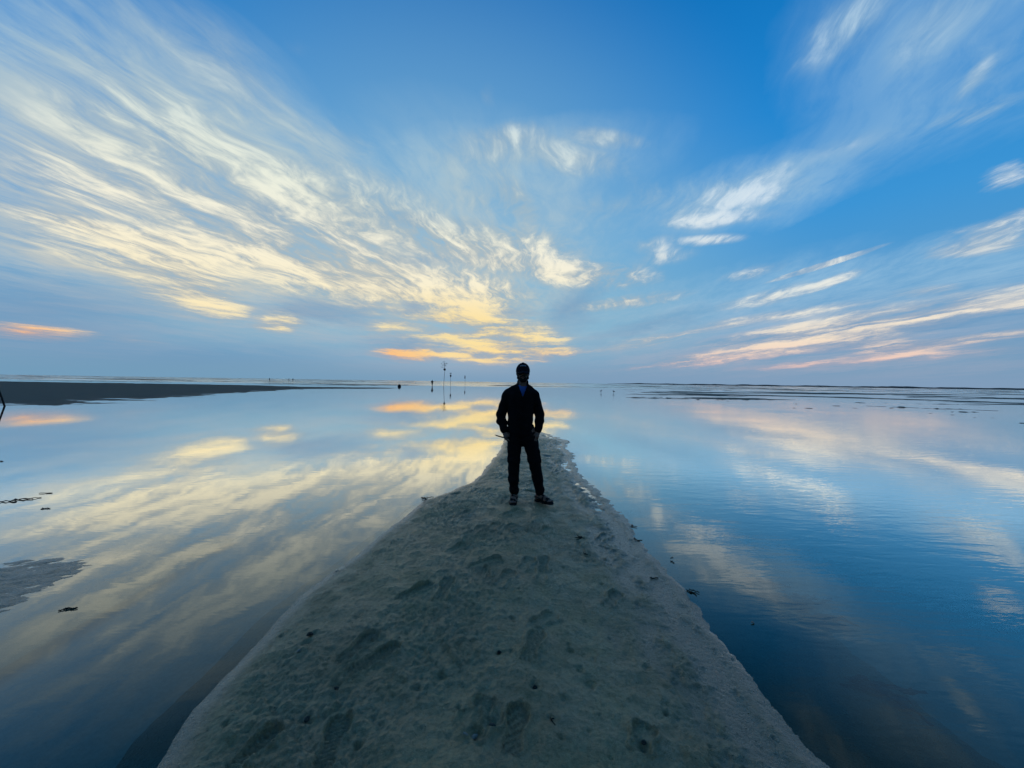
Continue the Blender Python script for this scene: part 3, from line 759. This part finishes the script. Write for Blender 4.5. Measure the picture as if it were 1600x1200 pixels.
# feet: the left one in the picture points at the camera, the right one is turned out
FD = {-1: math.radians(-97), 1: math.radians(-38)}
TOES = {}
for e in (-1, 1):
    ax_, ay_, az_ = LEG[e][2]; ux, uy = math.cos(FD[e]), math.sin(FD[e]); nx, ny = -uy, ux
    h0 = (ax_ - ux * .045, ay_ - uy * .045, .058); m0 = (ax_ + ux * .10, ay_ + uy * .10, .055)
    B.limb((ax_, ay_, .085), h0, .036, .032, .02); B.limb((ax_ + ux * .01, ay_ + uy * .01, .085), m0, .036, .026, .03); B.limb(h0, m0, .030, .026, .02)
    for k, (off, l, r) in enumerate(((-.026, .070, .0125), (-.008, .068, .0095), (.007, .062, .009), (.020, .054, .0085), (.031, .044, .008))):
        o_ = off * (-e if e == 1 else -e)
        b0 = (m0[0] - ux * .02 + nx * o_ * .9, m0[1] - uy * .02 + ny * o_ * .9, .047); b1 = (m0[0] + ux * l + nx * o_ * 1.15, m0[1] + uy * l + ny * o_ * 1.15, .040)
        B.limb(b0, b1, .014, r, .006)
# hands: palm on the hip, four fingers of unequal length slid down into the pocket mouth, thumb along the seam
for e in (-1, 1):
    wx, wy, wz = ARM[e][2]
    p0 = np.array((wx, wy, wz)); p1 = p0 + np.array((-e * .022, -.028, -.062))
    B.limb(p0, p1, .026, .031, .015, .75)
    fl = (.052, .060, .056, .044) if e == 1 else (.034, .038, .036, .030)
    for k in range(4):
        s0 = p1 + np.array((-e * (.018 - .013 * k), -.012 + .008 * k, -.012)); s1 = s0 + np.array((-e * .012, -.012, -fl[k] * .62)); s2 = s1 + np.array((-e * .016, .016, -fl[k] * .42))
        B.limb(s0, s1, .0095, .0085, .004); B.limb(s1, s2, .0085, .0070, .004)
    t0 = p0 + np.array((-e * .024, -.020, -.012)); t1 = t0 + np.array((-e * .020, -.018, -.022)); t2 = t1 + np.array((-e * .020, -.006, -.016))
    B.limb(t0, t1, .012, .0105, .006); B.limb(t1, t2, .0105, .008, .004)
body = B.mesh('body', M_SKIN, man); del B
# jacket
J = Field((-0.37, -0.20, 0.80), (0.34, 0.22, 1.62), 0.0055)
J.limb((TX - .004, .01, .93), (TX, .0, 1.10), .162, .156, .02, .82); J.limb((TX, .0, 1.10), (TX, .01, 1.33), .156, .178, .03, .72)
J.limb((TX - .15, .015, 1.380), (TX + .15, .015, 1.380), .060, .060, .05); J.limb((TX - .06, .02, 1.44), (TX + .07, .02, 1.44), .062, .062, .05)
for e in (-1, 1):
    a, b, c = ARM[e]
    J.limb(a, b, .062, .060, .03); J.limb((HX + e * .05, .02, 1.475), (TX + e * .155, .02, 1.40), .040, .050, .04); c2 = tuple(np.array(b) + (np.array(c) - np.array(b)) * .86)
    J.limb(b, c2, .060, .050, .02); c3 = tuple(np.array(b) + (np.array(c) - np.array(b)) * .95)
    J.limb(c2, c3, .046, .042, .006)
    J.ball((np.array(b) + np.array((e * .006, .0, -.09))), (.056, .056, .045), .03)
J.folds(0.0040, 55, 30, 0.6)
# stand up collar, folded open into a V
J.limb((HX - .050, .03, 1.50), (HX - .052, .012, 1.560), .030, .016, .01, 1.5); J.limb((HX + .050, .03, 1.50), (HX + .052, .012, 1.560), .030, .016, .01, 1.5)
J.limb((HX - .045, .062, 1.50), (HX + .045, .062, 1.50), .030, .030, .02); J.limb((HX - .04, .066, 1.55), (HX + .04, .066, 1.55), .014, .014, .01)
J.limb((HX - .052, .0, 1.545), (HX - .028, -.115, 1.42), .020, .014, .01); J.limb((HX + .052, .0, 1.545), (HX + .028, -.115, 1.42), .020, .014, .01)
J.limb((HX, -.01, 1.60), (HX, -.02, 1.48), .052, .048, .006, 1.1, 'cut')
for q in range(9):
    t = q / 8; w = .062 * (1 - t) + .003
    J.limb((HX - w, -.30, 1.52 - .17 * t), (HX + w, -.30, 1.52 - .17 * t), .012, .012, .004, 14, 'cut') if False else J.box((HX, -.16, 1.53 - .17 * t), (w, .085 + .05 * (1 - t), .013), .004, 'cut', .002)
J.cut_below(.868)
jacket = J.mesh('jacket', M_JACKET, man)
tube_obj('zip', [(TX + .006, -.135, 1.33), (TX + .008, -.140, 1.20), (TX + .006, -.142, 1.05), (TX, -.140, .90)], .004, M_JACKET, jacket, 6)
for e in (-1, 1):
    c = np.array(ARM[e][1]) + (np.array(ARM[e][2]) - np.array(ARM[e][1])) * .93
    tube_obj('cuff', [tuple(c + np.array((0, 0, .012))), tuple(c - np.array((0, .006, .016)))], [.043, .041], M_JACKET, jacket, 14)
# shirt
S = Field((-0.16, -0.16, 1.20), (0.16, 0.12, 1.56), 0.0055)
S.limb((TX, .012, 1.24), (TX, .012, 1.38), .130, .138, .03, .70); S.limb((HX, .012, 1.40), (HX, .01, 1.475), .085, .060, .04)
S.limb((HX, .0, 1.56), (HX, -.005, 1.475), .052, .050, .006, 1.0, 'cut')
shirt = S.mesh('shirt', M_SHIRT, man)
# trousers: loose joggers gathered at the ankle, with cargo pockets
T = Field((-0.24, -0.20, 0.06), (0.36, 0.20, 1.0), 0.0055)
T.limb((TX - .035, .01, .93), (TX + .055, .01, .93), .128, .128, .03, .80); T.limb((-.075, .01, .84), (.085, .01, .84), .105, .110, .03, .9)
T.ball((TX, .07, .83), (.14, .075, .11), .04); T.limb((-.02, .015, .84), (.015, .010, .775), .085, .062, .04)
LT = {-1: [(-.092, .005, .82), (-.098, -.012, .55), (-.100, -.005, .30), (-.088, .01, .135), (-.086, .01, .098)],
      1: [(.105, .005, .82), (.158, -.022, .55), (.210, -.005, .30), (.238, .015, .135), (.243, .018, .098)]}
LR = [.100, .079, .068, .050, .036]
for e in (-1, 1):
    for q in range(4): T.limb(LT[e][q], LT[e][q + 1], LR[q], LR[q + 1], .02, 1.05)
    T.ball(np.array(LT[e][3]) + np.array((e * .004, -.004, .03)), (.058, .060, .045), .03)
T.folds(0.0042, 48, 26, 2.0)
T.cut_below(.090)
trousers = T.mesh('trousers', M_TROUSER, man); del T
for e in (-1, 1):
    P_ = Field((-0.06, -0.10, -0.12), (0.06, 0.10, 0.12), 0.006)
    P_.box((0, 0, 0), (.020, .066, .085), .01, 'add', .016); P_.box((e * .003, 0, .062), (.022, .070, .024), .004, 'add', .01)
    o = P_.mesh('cargo_pocket', M_TROUSER, trousers)
    o.location = (LT[e][1][0] + e * .062, .0, .60); o.rotation_euler = (0, -e * .06 + (-.14 if e == 1 else 0), 0)
    c = LT[e][4]
    tube_obj('ankle_cuff', [(c[0], c[1], .128), (c[0], c[1], .110), (c[0], c[1], .084)], [.044, .0415, .041], M_TROUSER, trousers, 16)
tube_obj('drawcord', [(TX + .02, -.112, .905), (TX + .024, -.126, .87), (TX + .02, -.124, .82)], .004, M_TROUSER, trousers, 6)
# cap: round crown, curved peak towards the camera
C = Field((-0.12, -0.22, -0.06), (0.12, 0.14, 0.16), 0.0048)
C.ball((0, .004, .0), (.090, .108, .108), .01); C.box((0, 0, -.075), (.2, .3, .055), .004, 'cut', .001)
for q in range(12):
    t = q / 11; y_ = -.075 - .085 * t; w = .074 * math.sqrt(max(0.02, 1 - (t * .92) ** 2))
    C.limb((-w, y_, -.016 - .010 * t), (0, y_, .002 - .016 * t), .0055, .0065, .012); C.limb((0, y_, .002 - .016 * t), (w, y_, -.016 - .010 * t), .0065, .0055, .012)
C.ball((0, .004, .108), (.010, .010, .006), .004)
cap = C.mesh('cap', M_CAP, man)
cap.location = (HX, 0, 1.683); cap.rotation_euler = (math.radians(4), 0, 0)
arc = [(.040 * math.sin(a), -.088 - .016 * math.cos(a) + .006, .062 + .010 * math.cos(a)) for a in np.linspace(-1.1, 1.1, 9)]
tube_obj('cap_mark', arc, .0065, M_PALE, cap, 6)
# hair behind the ears, beard, eyes, lips
Hh = Field((-0.11, -0.12, 1.50), (0.11, 0.13, 1.75), 0.0048)
Hh.ball((HX, .022, 1.655), (.083, .086, .085), .01); Hh.box((HX, -.115, 1.66), (.2, .125, .2), .004, 'cut', .001); Hh.box((HX, 0.02, 1.545), (.2, .2, .05), .01, 'cut', .001)
for e in (-1, 1): Hh.limb((HX + e * .072, -.015, 1.68), (HX + e * .070, -.018, 1.63), .012, .009, .01)
hair = Hh.mesh('hair', M_HAIR, man)
D = Field((-0.10, -0.13, 1.53), (0.10, 0.06, 1.68), 0.0045)
for e in (-1, 1):
    D.limb((HX + e * .066, -.016, 1.645), (HX + e * .056, -.040, 1.595), .011, .018, .01); D.limb((HX + e * .056, -.040, 1.595), (HX + e * .020, -.074, 1.565), .018, .020, .015)
    D.limb((HX + e * .003, -.092, 1.622), (HX + e * .026, -.082, 1.612), .0075, .007, .008); D.limb((HX + e * .028, -.080, 1.608), (HX + e * .024, -.076, 1.58), .008, .012, .01)
D.ball((HX, -.072, 1.562), (.030, .024, .022), .015)
beard = D.mesh('beard', M_HAIR, man)
for e in (-1, 1):
    E_ = Field((-.02, -.02, -.02), (.02, .02, .02), .0035); E_.ball((0, 0, 0), (.0125, .0125, .0115), .001)
    o = E_.mesh('eye', M_EYE, man); o.location = (HX + e * .030, -.074, 1.677)
tube_obj('lips', [(HX - .020, -.086, 1.600), (HX, -.092, 1.601), (HX + .020, -.086, 1.600)], [.004, .006, .004], M_LIP, man, 8)
# sandals: shaped sole, two straps with buckles over the foot, one round the heel
for e in (-1, 1):
    ax_, ay_, _ = LEG[e][2]
    sd_ = empty('sandal_tmp', (0, 0, 0)); COL.objects.unlink(sd_); bpy.data.objects.remove(sd_)
    So = Field((-.10, -.08, -.01), (.22, .08, .06), .0048)
    So.limb((-.045, 0, .016), (.05, .002 * e, .016), .037, .036, .02); So.limb((.05, 0, .016), (.150, .002, .016), .038, .040, .03)
    So.limb((.09, .0, .016), (.155, .0, .016), .045, .040, .02)
    So.box((.05, 0, .046), (.3, .2, .020), .002, 'cut', .001); So.cut_below(.0005)
    sole = So.mesh('sandal', M_SANDAL, man)
    sole.location = (ax_, ay_, 0.0); sole.rotation_euler = (0, 0, FD[e])
    for cx_, hh, ww in ((.118, .070, .044), (.055, .098, .041)):
        for dx2 in (-.011, .0, .011):
            tube_obj('strap', [(cx_ + dx2, ww * math.cos(a), .022 + (hh - .022) * math.sin(a)) for a in np.linspace(0, math.pi, 13)], .0075, M_SANDAL, sole, 6) if dx2 == 0 else None
        Bk = Field((-.03, -.03, -.02), (.03, .03, .02), .004); Bk.box((0, 0, 0), (.017, .013, .006), .002, 'add', .004)
        o = Bk.mesh('buckle', M_SANDAL, sole); o.location = (cx_, -.018, hh + .004)
        for side_ in (-1, 1):
            pass
    for cx_, hh, ww in ((.118, .066, .043), (.055, .095, .040)):
        St = Field((-.03, -.06, 0), (.03, .06, .12), .0048)
        for a in np.linspace(0, math.pi, 15):
            St.limb((-.014, ww * math.cos(a), .020 + (hh - .020) * math.sin(a)), (.014, ww * math.cos(a), .020 + (hh - .020) * math.sin(a)), .0055, .0055, .008)
        o = St.mesh('strap', M_SANDAL, sole); o.location = (cx_, 0, 0)
    tube_obj('heel_strap', [(.045, -.040, .045), (-.01, -.043, .062), (-.062, -.030, .068), (-.080, 0, .069), (-.062, .030, .068), (-.01, .043, .062), (.045, .040, .045)], .0065, M_SANDAL, sole, 6)
# the thin stick in his right hand
hb = np.array(ARM[-1][2]) + np.array((.024, -.045, -.080))
sx = man.location
stick = tube_obj('stick', [(-.335, .02, .850), (-.30, -.01, .845), (-.25, -.055, .838), (hb[0] + .03, -.085, .832)], [.006, .008, .0085, .008], M_WOOD, None, 8)
tube_obj('twig', [(-.305, -.005, .846), (-.325, -.005, .856), (-.35, -.01, .862)], [.005, .004, .0025], M_WOOD, stick, 6)
stick.location = man.location; stick.scale = man.scale
tag(stick, 'thin dark stick held sideways in the standing man\'s hand', 'stick')

# ------------------------------------------------------------------ channel markers standing in the far water
def tip(px, py, depth):
    """point above the water at that distance along the ground"""
    d = ray(px, py); t = depth / d.y; return Vector((d.x * t, depth, CAM_H + d.z * t))
def marker(px_base, depth, pts_px, rad, label):
    base = tip(px_base, 600, depth); base.z = 0
    root = empty('channel_marker', base)
    tag(root, label, 'marker', 'channel markers standing in the far water')
    loc = lambda p: tip(p[0], p[1], depth) - base
    tube_obj('pole', [(0, 0, -0.3)] + [tuple(loc(p)) for p in pts_px], rad, M_WOOD, root, 8)
    return root, loc
def lathe(name, prof, mat, parent, seg=14):
    V_ = [(r * math.cos(2 * math.pi * k / seg), r * math.sin(2 * math.pi * k / seg), z) for r, z in prof for k in range(seg)]
    return mesh_np(name, V_, grid_faces(len(prof), seg, True), mat, True, parent)
m1, L1 = marker(693.2, 104, [(694, 590), (695.2, 578), (694.2, 570), (694, 564)], [.05, .048, .04, .022, .015], 'tallest channel marker pole with a dark ball and a bare branched top')
b_ = lathe('ball_topmark', [(.01, -.34), (.17, -.29), (.29, -.15), (.34, 0), (.29, .15), (.17, .29), (.01, .34)], M_DARK, m1); b_.location = L1((694.8, 577.3))
rb = random.Random(5)
for k, (bx, by, sp_) in enumerate(((692.5, 570.0, .40), (690.6, 573.6, .34), (697.8, 567.2, .22), (694.2, 565.0, .26), (693.0, 567.8, .30), (695.6, 571.5, .16))):
    c = L1((bx, by)); st = L1((694.6, 575 - k * 1.6))
    tw = tube_obj('branch', [tuple(st), tuple((st + c) / 2 + Vector((0, 0, -.06))), tuple(c)], [.022, .016, .008], M_WOOD, m1, 6)
    V_ = []; F_ = []
    for q in range(11):
        p = c + Vector((rb.gauss(0, sp_), rb.gauss(0, sp_), rb.gauss(0, sp_ * .8))); d = Vector((rb.gauss(0, 1), rb.gauss(0, 1), rb.gauss(0, 1))).normalized() * rb.uniform(.10, .22)
        e_ = d.cross(Vector((.3, .5, .8))).normalized() * .03; i = len(V_)
        V_ += [tuple(p - d - e_), tuple(p - d + e_), tuple(p + d + e_ * .4), tuple(p + d - e_ * .4)]; F_.append((i, i + 1, i + 2, i + 3))
    tag(mesh_np('twig_tuft', V_, F_, M_DARK, False, tw), None, kind='stuff')
m2, L2 = marker(704.0, 128, [(704.0, 595), (704.2, 583)], [.045, .04, .035], 'channel marker pole with a flat crosspiece and a dark cylinder below it')
b_ = lathe('cylinder_topmark', [(.01, -.42), (.16, -.40), (.27, .0), (.24, .36), (.01, .40)], M_DARK, m2); b_.location = L2((704.2, 587.2))
tube_obj('crosspiece', [tuple(L2((702.6, 583.4))), tuple(L2((704.2, 583.1))), tuple(L2((705.8, 583.4)))], [.07, .13, .07], M_DARK, m2, 8)
m3, L3 = marker(726.6, 165, [(726.8, 595), (726.4, 586.3)], [.045, .04, .035], 'farthest and shortest channel marker pole with a slim dark sleeve at its top')
b_ = lathe('sleeve_topmark', [(.01, -.75), (.17, -.7), (.2, 0), (.13, .65), (.01, .7)], M_DARK, m3); b_.location = L3((726.5, 589.2))

# round buoy
p = ground(624, 604.2); bu = empty('buoy', (p.x, p.y, 0.0))
tag(bu, 'small dark round buoy floating left of the channel marker poles', 'buoy')
lathe('float', [(.01, -.25), (.24, -.18), (.36, .02), (.37, .22), (.30, .42), (.16, .54), (.01, .58)], M_DARK, bu, 18)
lathe('collar', [(.34, .02), (.41, .05), (.41, .13), (.35, .16)], M_DARK, bu, 18)
tube_obj('lifting_eye', [(.09 * math.cos(a), 0, .58 + .09 * math.sin(a)) for a in np.linspace(-.3, math.pi + .3, 9)], .02, M_METAL, bu, 6)

# leaning stake cut by the left edge of the picture
p = ground(7.2, 634.8)
st = empty('stake', (p.x, p.y, 0)); tag(st, 'dark leaning stake in the water at the far left edge', 'stake')
d1 = tip(0, 614, p.y) - Vector((p.x, p.y, 0))
tube_obj('post', [tuple(d1 * -.35), (0, 0, 0), tuple(d1 * .5), tuple(d1), tuple(d1 * 2.1)], [.036, .035, .033, .031, .026], M_WOOD, st, 8)
for f_ in (.55, 1.6):
    a = d1 * f_; tube_obj('weed_band', [tuple(a * .96), tuple(a), tuple(a * 1.04)], [.038, .044, .038], M_DARK, st, 8)

# ------------------------------------------------------------------ far walkers
def walker(px, py, depth, label, seed, arms=0.0, stride=0.1):
    base = tip(px, py, depth); base.z = 0
    r_ = empty('person', base, seed * .7); tag(r_, label, 'person')
    F = Field((-.45, -.35, -.12), (.45, .35, 1.84), .02)
    s_ = stride
    F.ball((0, 0, 1.68), (.09, .10, .12), .03); F.limb((0, 0, 1.45), (0, 0, 1.6), .06, .055, .03)
    F.limb((0, 0, .95), (0, 0, 1.38), .15, .18, .05, .7); F.limb((-.16, 0, 1.42), (.16, 0, 1.42), .07, .07, .05)
    for e in (-1, 1):
        F.limb((e * .21, 0, 1.40), (e * (.27 + arms), .02, 1.14), .06, .05, .03); F.limb((e * (.27 + arms), .02, 1.14), (e * (.24 - arms * .4), -.06 - arms, .90 + arms), .05, .04, .02)
        F.limb((e * (.24 - arms * .4), -.06 - arms, .90 + arms), (e * (.23 - arms * .4), -.08 - arms, .80 + arms), .04, .03, .02)
        F.limb((e * .09, 0, .92), (e * .11, e * s_ * .5 - .03, .48), .10, .07, .03); F.limb((e * .11, e * s_ * .5 - .03, .48), (e * .11, e * s_, .06), .065, .045, .03)
        F.limb((e * .11, e * s_, .05), (e * .12, e * s_ - .15, .03), .045, .035, .02)
    F.mesh('body', M_TROUSER, r_)
    Jk = Field((-.45, -.35, .8), (.45, .35, 1.6), .02)
    Jk.limb((0, 0, .92), (0, 0, 1.38), .18, .205, .05, .72); Jk.limb((-.17, 0, 1.42), (.17, 0, 1.42), .085, .085, .05)
    for e in (-1, 1): Jk.limb((e * .21, 0, 1.40), (e * (.275 + arms), .02, 1.14), .078, .066, .03)
    Jk.mesh('jacket', M_JACKET, r_)
    return r_
walker(675.2, 604.6, 108, 'lone dark figure standing in the water left of the tallest marker pole', 1, .05, .06)
walker(421.2, 593.8, 215, 'leftmost of the three tiny far walkers near the horizon', 2, .0, .16)
walker(451.4, 594.4, 235, 'middle one of the three tiny far walkers near the horizon', 3, .0, .14)
walker(457.6, 594.8, 225, 'rightmost of the three tiny far walkers near the horizon', 4, .02, .18)

# two wading birds far out, right of the man
def bird(px, py, rz, label):
    p = ground(px, py); r_ = empty('bird', (p.x, p.y, 0), rz); tag(r_, label, 'bird', 'birds wading in the far water')
    F = Field((-.3, -.12, .0), (.3, .12, .55), .012)
    F.limb((-.14, 0, .26), (.08, 0, .29), .05, .075, .03); F.limb((-.24, 0, .25), (-.12, 0, .27), .012, .04, .03); F.limb((.08, 0, .31), (.14, 0, .42), .045, .032, .03)
    F.ball((.15, 0, .44), (.042, .034, .036), .015); F.limb((.18, 0, .44), (.245, 0, .43), .013, .006, .01)
    F.mesh('body', M_DARK, r_)
    for e in (-1, 1): tube_obj('leg', [(0, e * .03, .24), (.012, e * .03, .12), (0, e * .03, -.04)], .009, M_DARK, r_, 6)
bird(939, 613.6, .6, 'small dark wading bird nearer to the man, of the two far out')
bird(959, 614.2, 2.4, 'small dark wading bird farther right from the man, of the two far out')

# ------------------------------------------------------------------ weed, shells and crumbs lying on the sand and in the shallows
M_WEED = plain_mat('brown_seaweed', (0.028, 0.022, 0.014), 0.35, 0.5, 40, 0.6)
M_SHELL = plain_mat('pale_shell', (0.30, 0.26, 0.21), 0.5, 0.2, 60, 0.3)
M_MUD = plain_mat('dark_wet_mud', (0.050, 0.046, 0.036), 0.45, 0.4, 40, 0.8)
def place_z(x, y):
    return max(spit_z(x, y), 0.0)
def weed(px, py, size, label, seed, lobes=5, line=None, zfix=None, name='seaweed', cat='seaweed', group='scraps of seaweed washed up along the spit'):
    size *= .62
    p = ground(px, py, 0.05); p = ground(px, py, place_z(p.x, p.y)); z = place_z(p.x, p.y)
    if zfix is not None: p = ground(px, py, zfix); z = zfix
    r_ = random.Random(seed); V_ = []; F_ = []
    for k in range(lobes):
        a = r_.uniform(0, 6.28) if line is None else line + r_.gauss(0, .25) + (math.pi if k % 2 else 0)
        n = 8; w = size * r_.uniform(.05, .12); L_ = size * r_.uniform(.5, 1.0); bend = r_.uniform(-1.4, 1.4) * (1 if line is None else .3)
        x = r_.gauss(0, size * .12); y = r_.gauss(0, size * .12); ang = a; i0 = len(V_)
        for q in range(n):
            t = q / (n - 1); ww = w * (.35 + .9 * abs(math.sin(t * 5 + seed + k)) ** .7) * (1 - .65 * t)
            zz_ = .001 + size * .05 * math.sin(t * 7 + k) ** 2 + .0015 * k
            cx_, cy_ = -math.sin(ang), math.cos(ang)
            V_ += [(x + cx_ * ww, y + cy_ * ww, zz_), (x, y, zz_ + .003 + ww * .35), (x - cx_ * ww, y - cy_ * ww, zz_), (x, y, zz_ - .003)]
            x += math.cos(ang) * L_ / n; y += math.sin(ang) * L_ / n; ang += bend / n + r_.uniform(-.35, .35)
        for q in range(n - 1):
            for c_ in range(4): F_.append((i0 + q * 4 + c_, i0 + q * 4 + (c_ + 1) % 4, i0 + (q + 1) * 4 + (c_ + 1) % 4, i0 + (q + 1) * 4 + c_))
    o = mesh_np(name, V_, F_, M_WEED); o.location = (p.x, p.y, z)
    return tag(o, label, cat, group)
weed(668, 777, .16, 'dark seaweed clump at the left edge of the spit, level with the man\'s feet', 11)
weed(906, 843, .13, 'dark brown seaweed clump on the sand, right of and below the man\'s sandals', 12, 6)
weed(913, 866, .10, 'thin curl of seaweed just below the brown clump on the sand', 13, 2)
weed(988, 822, .11, 'dark seaweed scrap at the right waterline, highest one there', 14, 4)
weed(994, 843, .12, 'seaweed scrap at the right waterline just below the highest one', 15, 4)
weed(1078, 925, .13, 'thin strip of seaweed lying on the waterline at the right', 16, 3, -.7)
weed(1022, 903, .07, 'small seaweed scrap on the sand slope at the right edge', 17, 3)
weed(1050, 878, .06, 'small dark scrap floating in the water close to the right edge', 18, 3)
weed(1052, 872, .05, 'tiny dark fleck floating beside the scrap in the right water', 19, 2)
weed(68, 795, .14, 'lone dark weed scrap floating in the left water above the shoal', 20, 3, -.1)
weed(72, 771, .12, 'thickest piece at the end of the weed line in the left water', 21, 4, .3)
weed(26, 782, .34, 'nearer length of the thin weed line in the left water', 22, 3, .35)
weed(2, 721, .20, 'dark weed scrap at the left picture edge, farthest of those afloat', 23, 3, .2)
weed(107, 952, .10, 'dark lump afloat at the tip of the small shoal', 24, 4, .3)
weed(862, 1128, .05, 'small dark scrap on the sand in the lower middle', 25, 3)
weed(888, 690, .10, 'dark weed scrap at the right corner of the spit\'s far tip', 26, 3)
weed(874, 683, .09, 'dark weed scrap along the far edge of the spit\'s tip', 27, 3)
def shell(px, py, size, rz, label, tilt=.3):
    p = ground(px, py, 0.05); p = ground(px, py, place_z(p.x, p.y)); z = place_z(p.x, p.y)
    nr, na = 7, 15; V_ = []
    for i in range(nr):
        t = i / (nr - 1)
        for j in range(na):
            a = -1.15 + 2.3 * j / (na - 1); rr = size * t * (1 + .03 * math.cos(j * math.pi))
            V_.append((rr * math.sin(a), rr * math.cos(a), size * .42 * math.sin(math.pi * min(1, t * .78 + .14)) * (1 - .35 * (a / 1.15) ** 2) - size * .05 + .0015 * math.cos(j * math.pi)))
    o = mesh_np('shell', V_, grid_faces(nr, na), M_SHELL); o.location = (p.x, p.y, z + .003); o.rotation_euler = (tilt, 0, rz)
    md = o.modifiers.new('thickness', 'SOLIDIFY'); md.thickness = .003
    return tag(o, label, 'shell', 'broken shells on the sand')
shell(743, 1156, .018, .8, 'pale shell beside the dark burrow in the near middle of the spit')
shell(728, 1148, .013, 2.6, 'pale shell fragment just left of the shell by the dark burrow', .6)
shell(468, 1018, .014, 1.2, 'tiny white shell chip on the left slope of the spit')
shell(1177, 975, .014, .2, 'tiny white shell lying in the right shallows', .5)
def cast(px, py, size, label, seed):
    """a coil of sand pushed up by a lugworm next to its burrow"""
    p = ground(px, py, 0.06); z = place_z(p.x, p.y); r_ = random.Random(seed)
    pts = []; 
    for q in range(26):
        a = q * .75; rr = size * (.9 - .028 * q); pts.append((p.x + rr * math.cos(a) + r_.gauss(0, size * .12), p.y + rr * math.sin(a) + r_.gauss(0, size * .12), z + .003 + size * .030 * q))
    o = tube_obj('worm_cast', pts, size * .17, M_MUD, None, 6)
    return tag(o, label, 'worm cast', 'lugworm casts on the spit')
cast(768, 1140, .020, 'dark coiled worm cast right of the pale shells', 1)
cast(525, 1078, .015, 'dark worm cast between the middle and the nearest footprints', 2)
cast(480, 1124, .016, 'dark worm cast just above the nearest pair of footprints', 3)
cast(484, 992, .018, 'dark worm cast close to the left water edge, above the middle footprints', 4)
cast(1006, 1152, .013, 'dark worm cast on the bare lower right slope of the spit', 5)
cast(1168, 1186, .013, 'dark worm cast nearest to the lower right water edge', 6)
cast(780, 1024, .014, 'dark worm cast in the middle of the spit, right of the middle footprints', 7)
cast(836, 1078, .015, 'dark worm cast right of centre in the near sand', 8)

# dark weed on the bed, seen through the right hand shallows
SUB = 'dark weed patches on the bed of the right shallows'
weed(1195, 912, .40, 'dark weed on the bed in the right shallows, leftmost of the upper patches', 31, 7, -.5, -.075, group=SUB)
weed(1240, 940, .60, 'widest dark weed patch on the bed of the right shallows', 32, 9, -.4, -.08, group=SUB)
weed(1285, 968, .40, 'dark weed on the bed just below the widest patch on the right', 33, 7, -.3, -.08, group=SUB)
weed(1365, 1072, .40, 'dark weed on the bed low in the right shallows', 34, 8, -.7, -.08, group=SUB)
weed(1182, 1022, .10, 'small dark weed tuft on the bed close to the right edge of the spit', 35, 5, -.4, -.05, group=SUB)
# shell grit and crumbs strewn over the sand, thicker along the right hand tide line: nobody could count it
rg = np.random.default_rng(4); N = 2600
gx_ = rg.uniform(-2.6, 3.0, N * 3); gy_ = 1.1 + 9.5 * rg.random(N * 3) ** 1.7
gd_ = poly_sdf(gx_, gy_, spit_poly)
keep = (gd_ > 0.05) & ((rg.random(N * 3) < 0.30) | ((gd_ < 0.45) & (gx_ > 0.1) & (rg.random(N * 3) < 0.6)))
gx_, gy_ = gx_[keep][:N], gy_[keep][:N]
def grit(name, sel, mat, lo, hi, label):
    V_ = []; F_ = []
    for x, y in zip(gx_[sel], gy_[sel]):
        z = spit_z(x, y); r = rg.uniform(lo, hi) * (0.7 + 0.10 * y); a = rg.uniform(0, 6.28, 4) * 0 + np.sort(rg.uniform(0, 6.28, 4)); i = len(V_)
        rr = r * rg.uniform(.6, 1.3, 4)
        V_ += [(x + rr[k] * math.cos(a[k]), y + rr[k] * math.sin(a[k]), z - .001 + .001 * k) for k in range(4)] + [(x, y, z + r * .6)]
        F_ += [(i, i + 1, i + 4), (i + 1, i + 2, i + 4), (i + 2, i + 3, i + 4), (i + 3, i, i + 4)]
    return tag(mesh_np(name, V_, F_, mat, False), label, kind='stuff')
half = np.arange(len(gx_)) % 5 == 0
grit('shell_grit', half, M_SHELL, .0015, .0035, 'tiny pale chips of shell strewn over the sand spit')
grit('mud_crumbs', ~half, M_MUD, .002, .0060, 'small dark crumbs of mud and weed strewn over the sand spit')
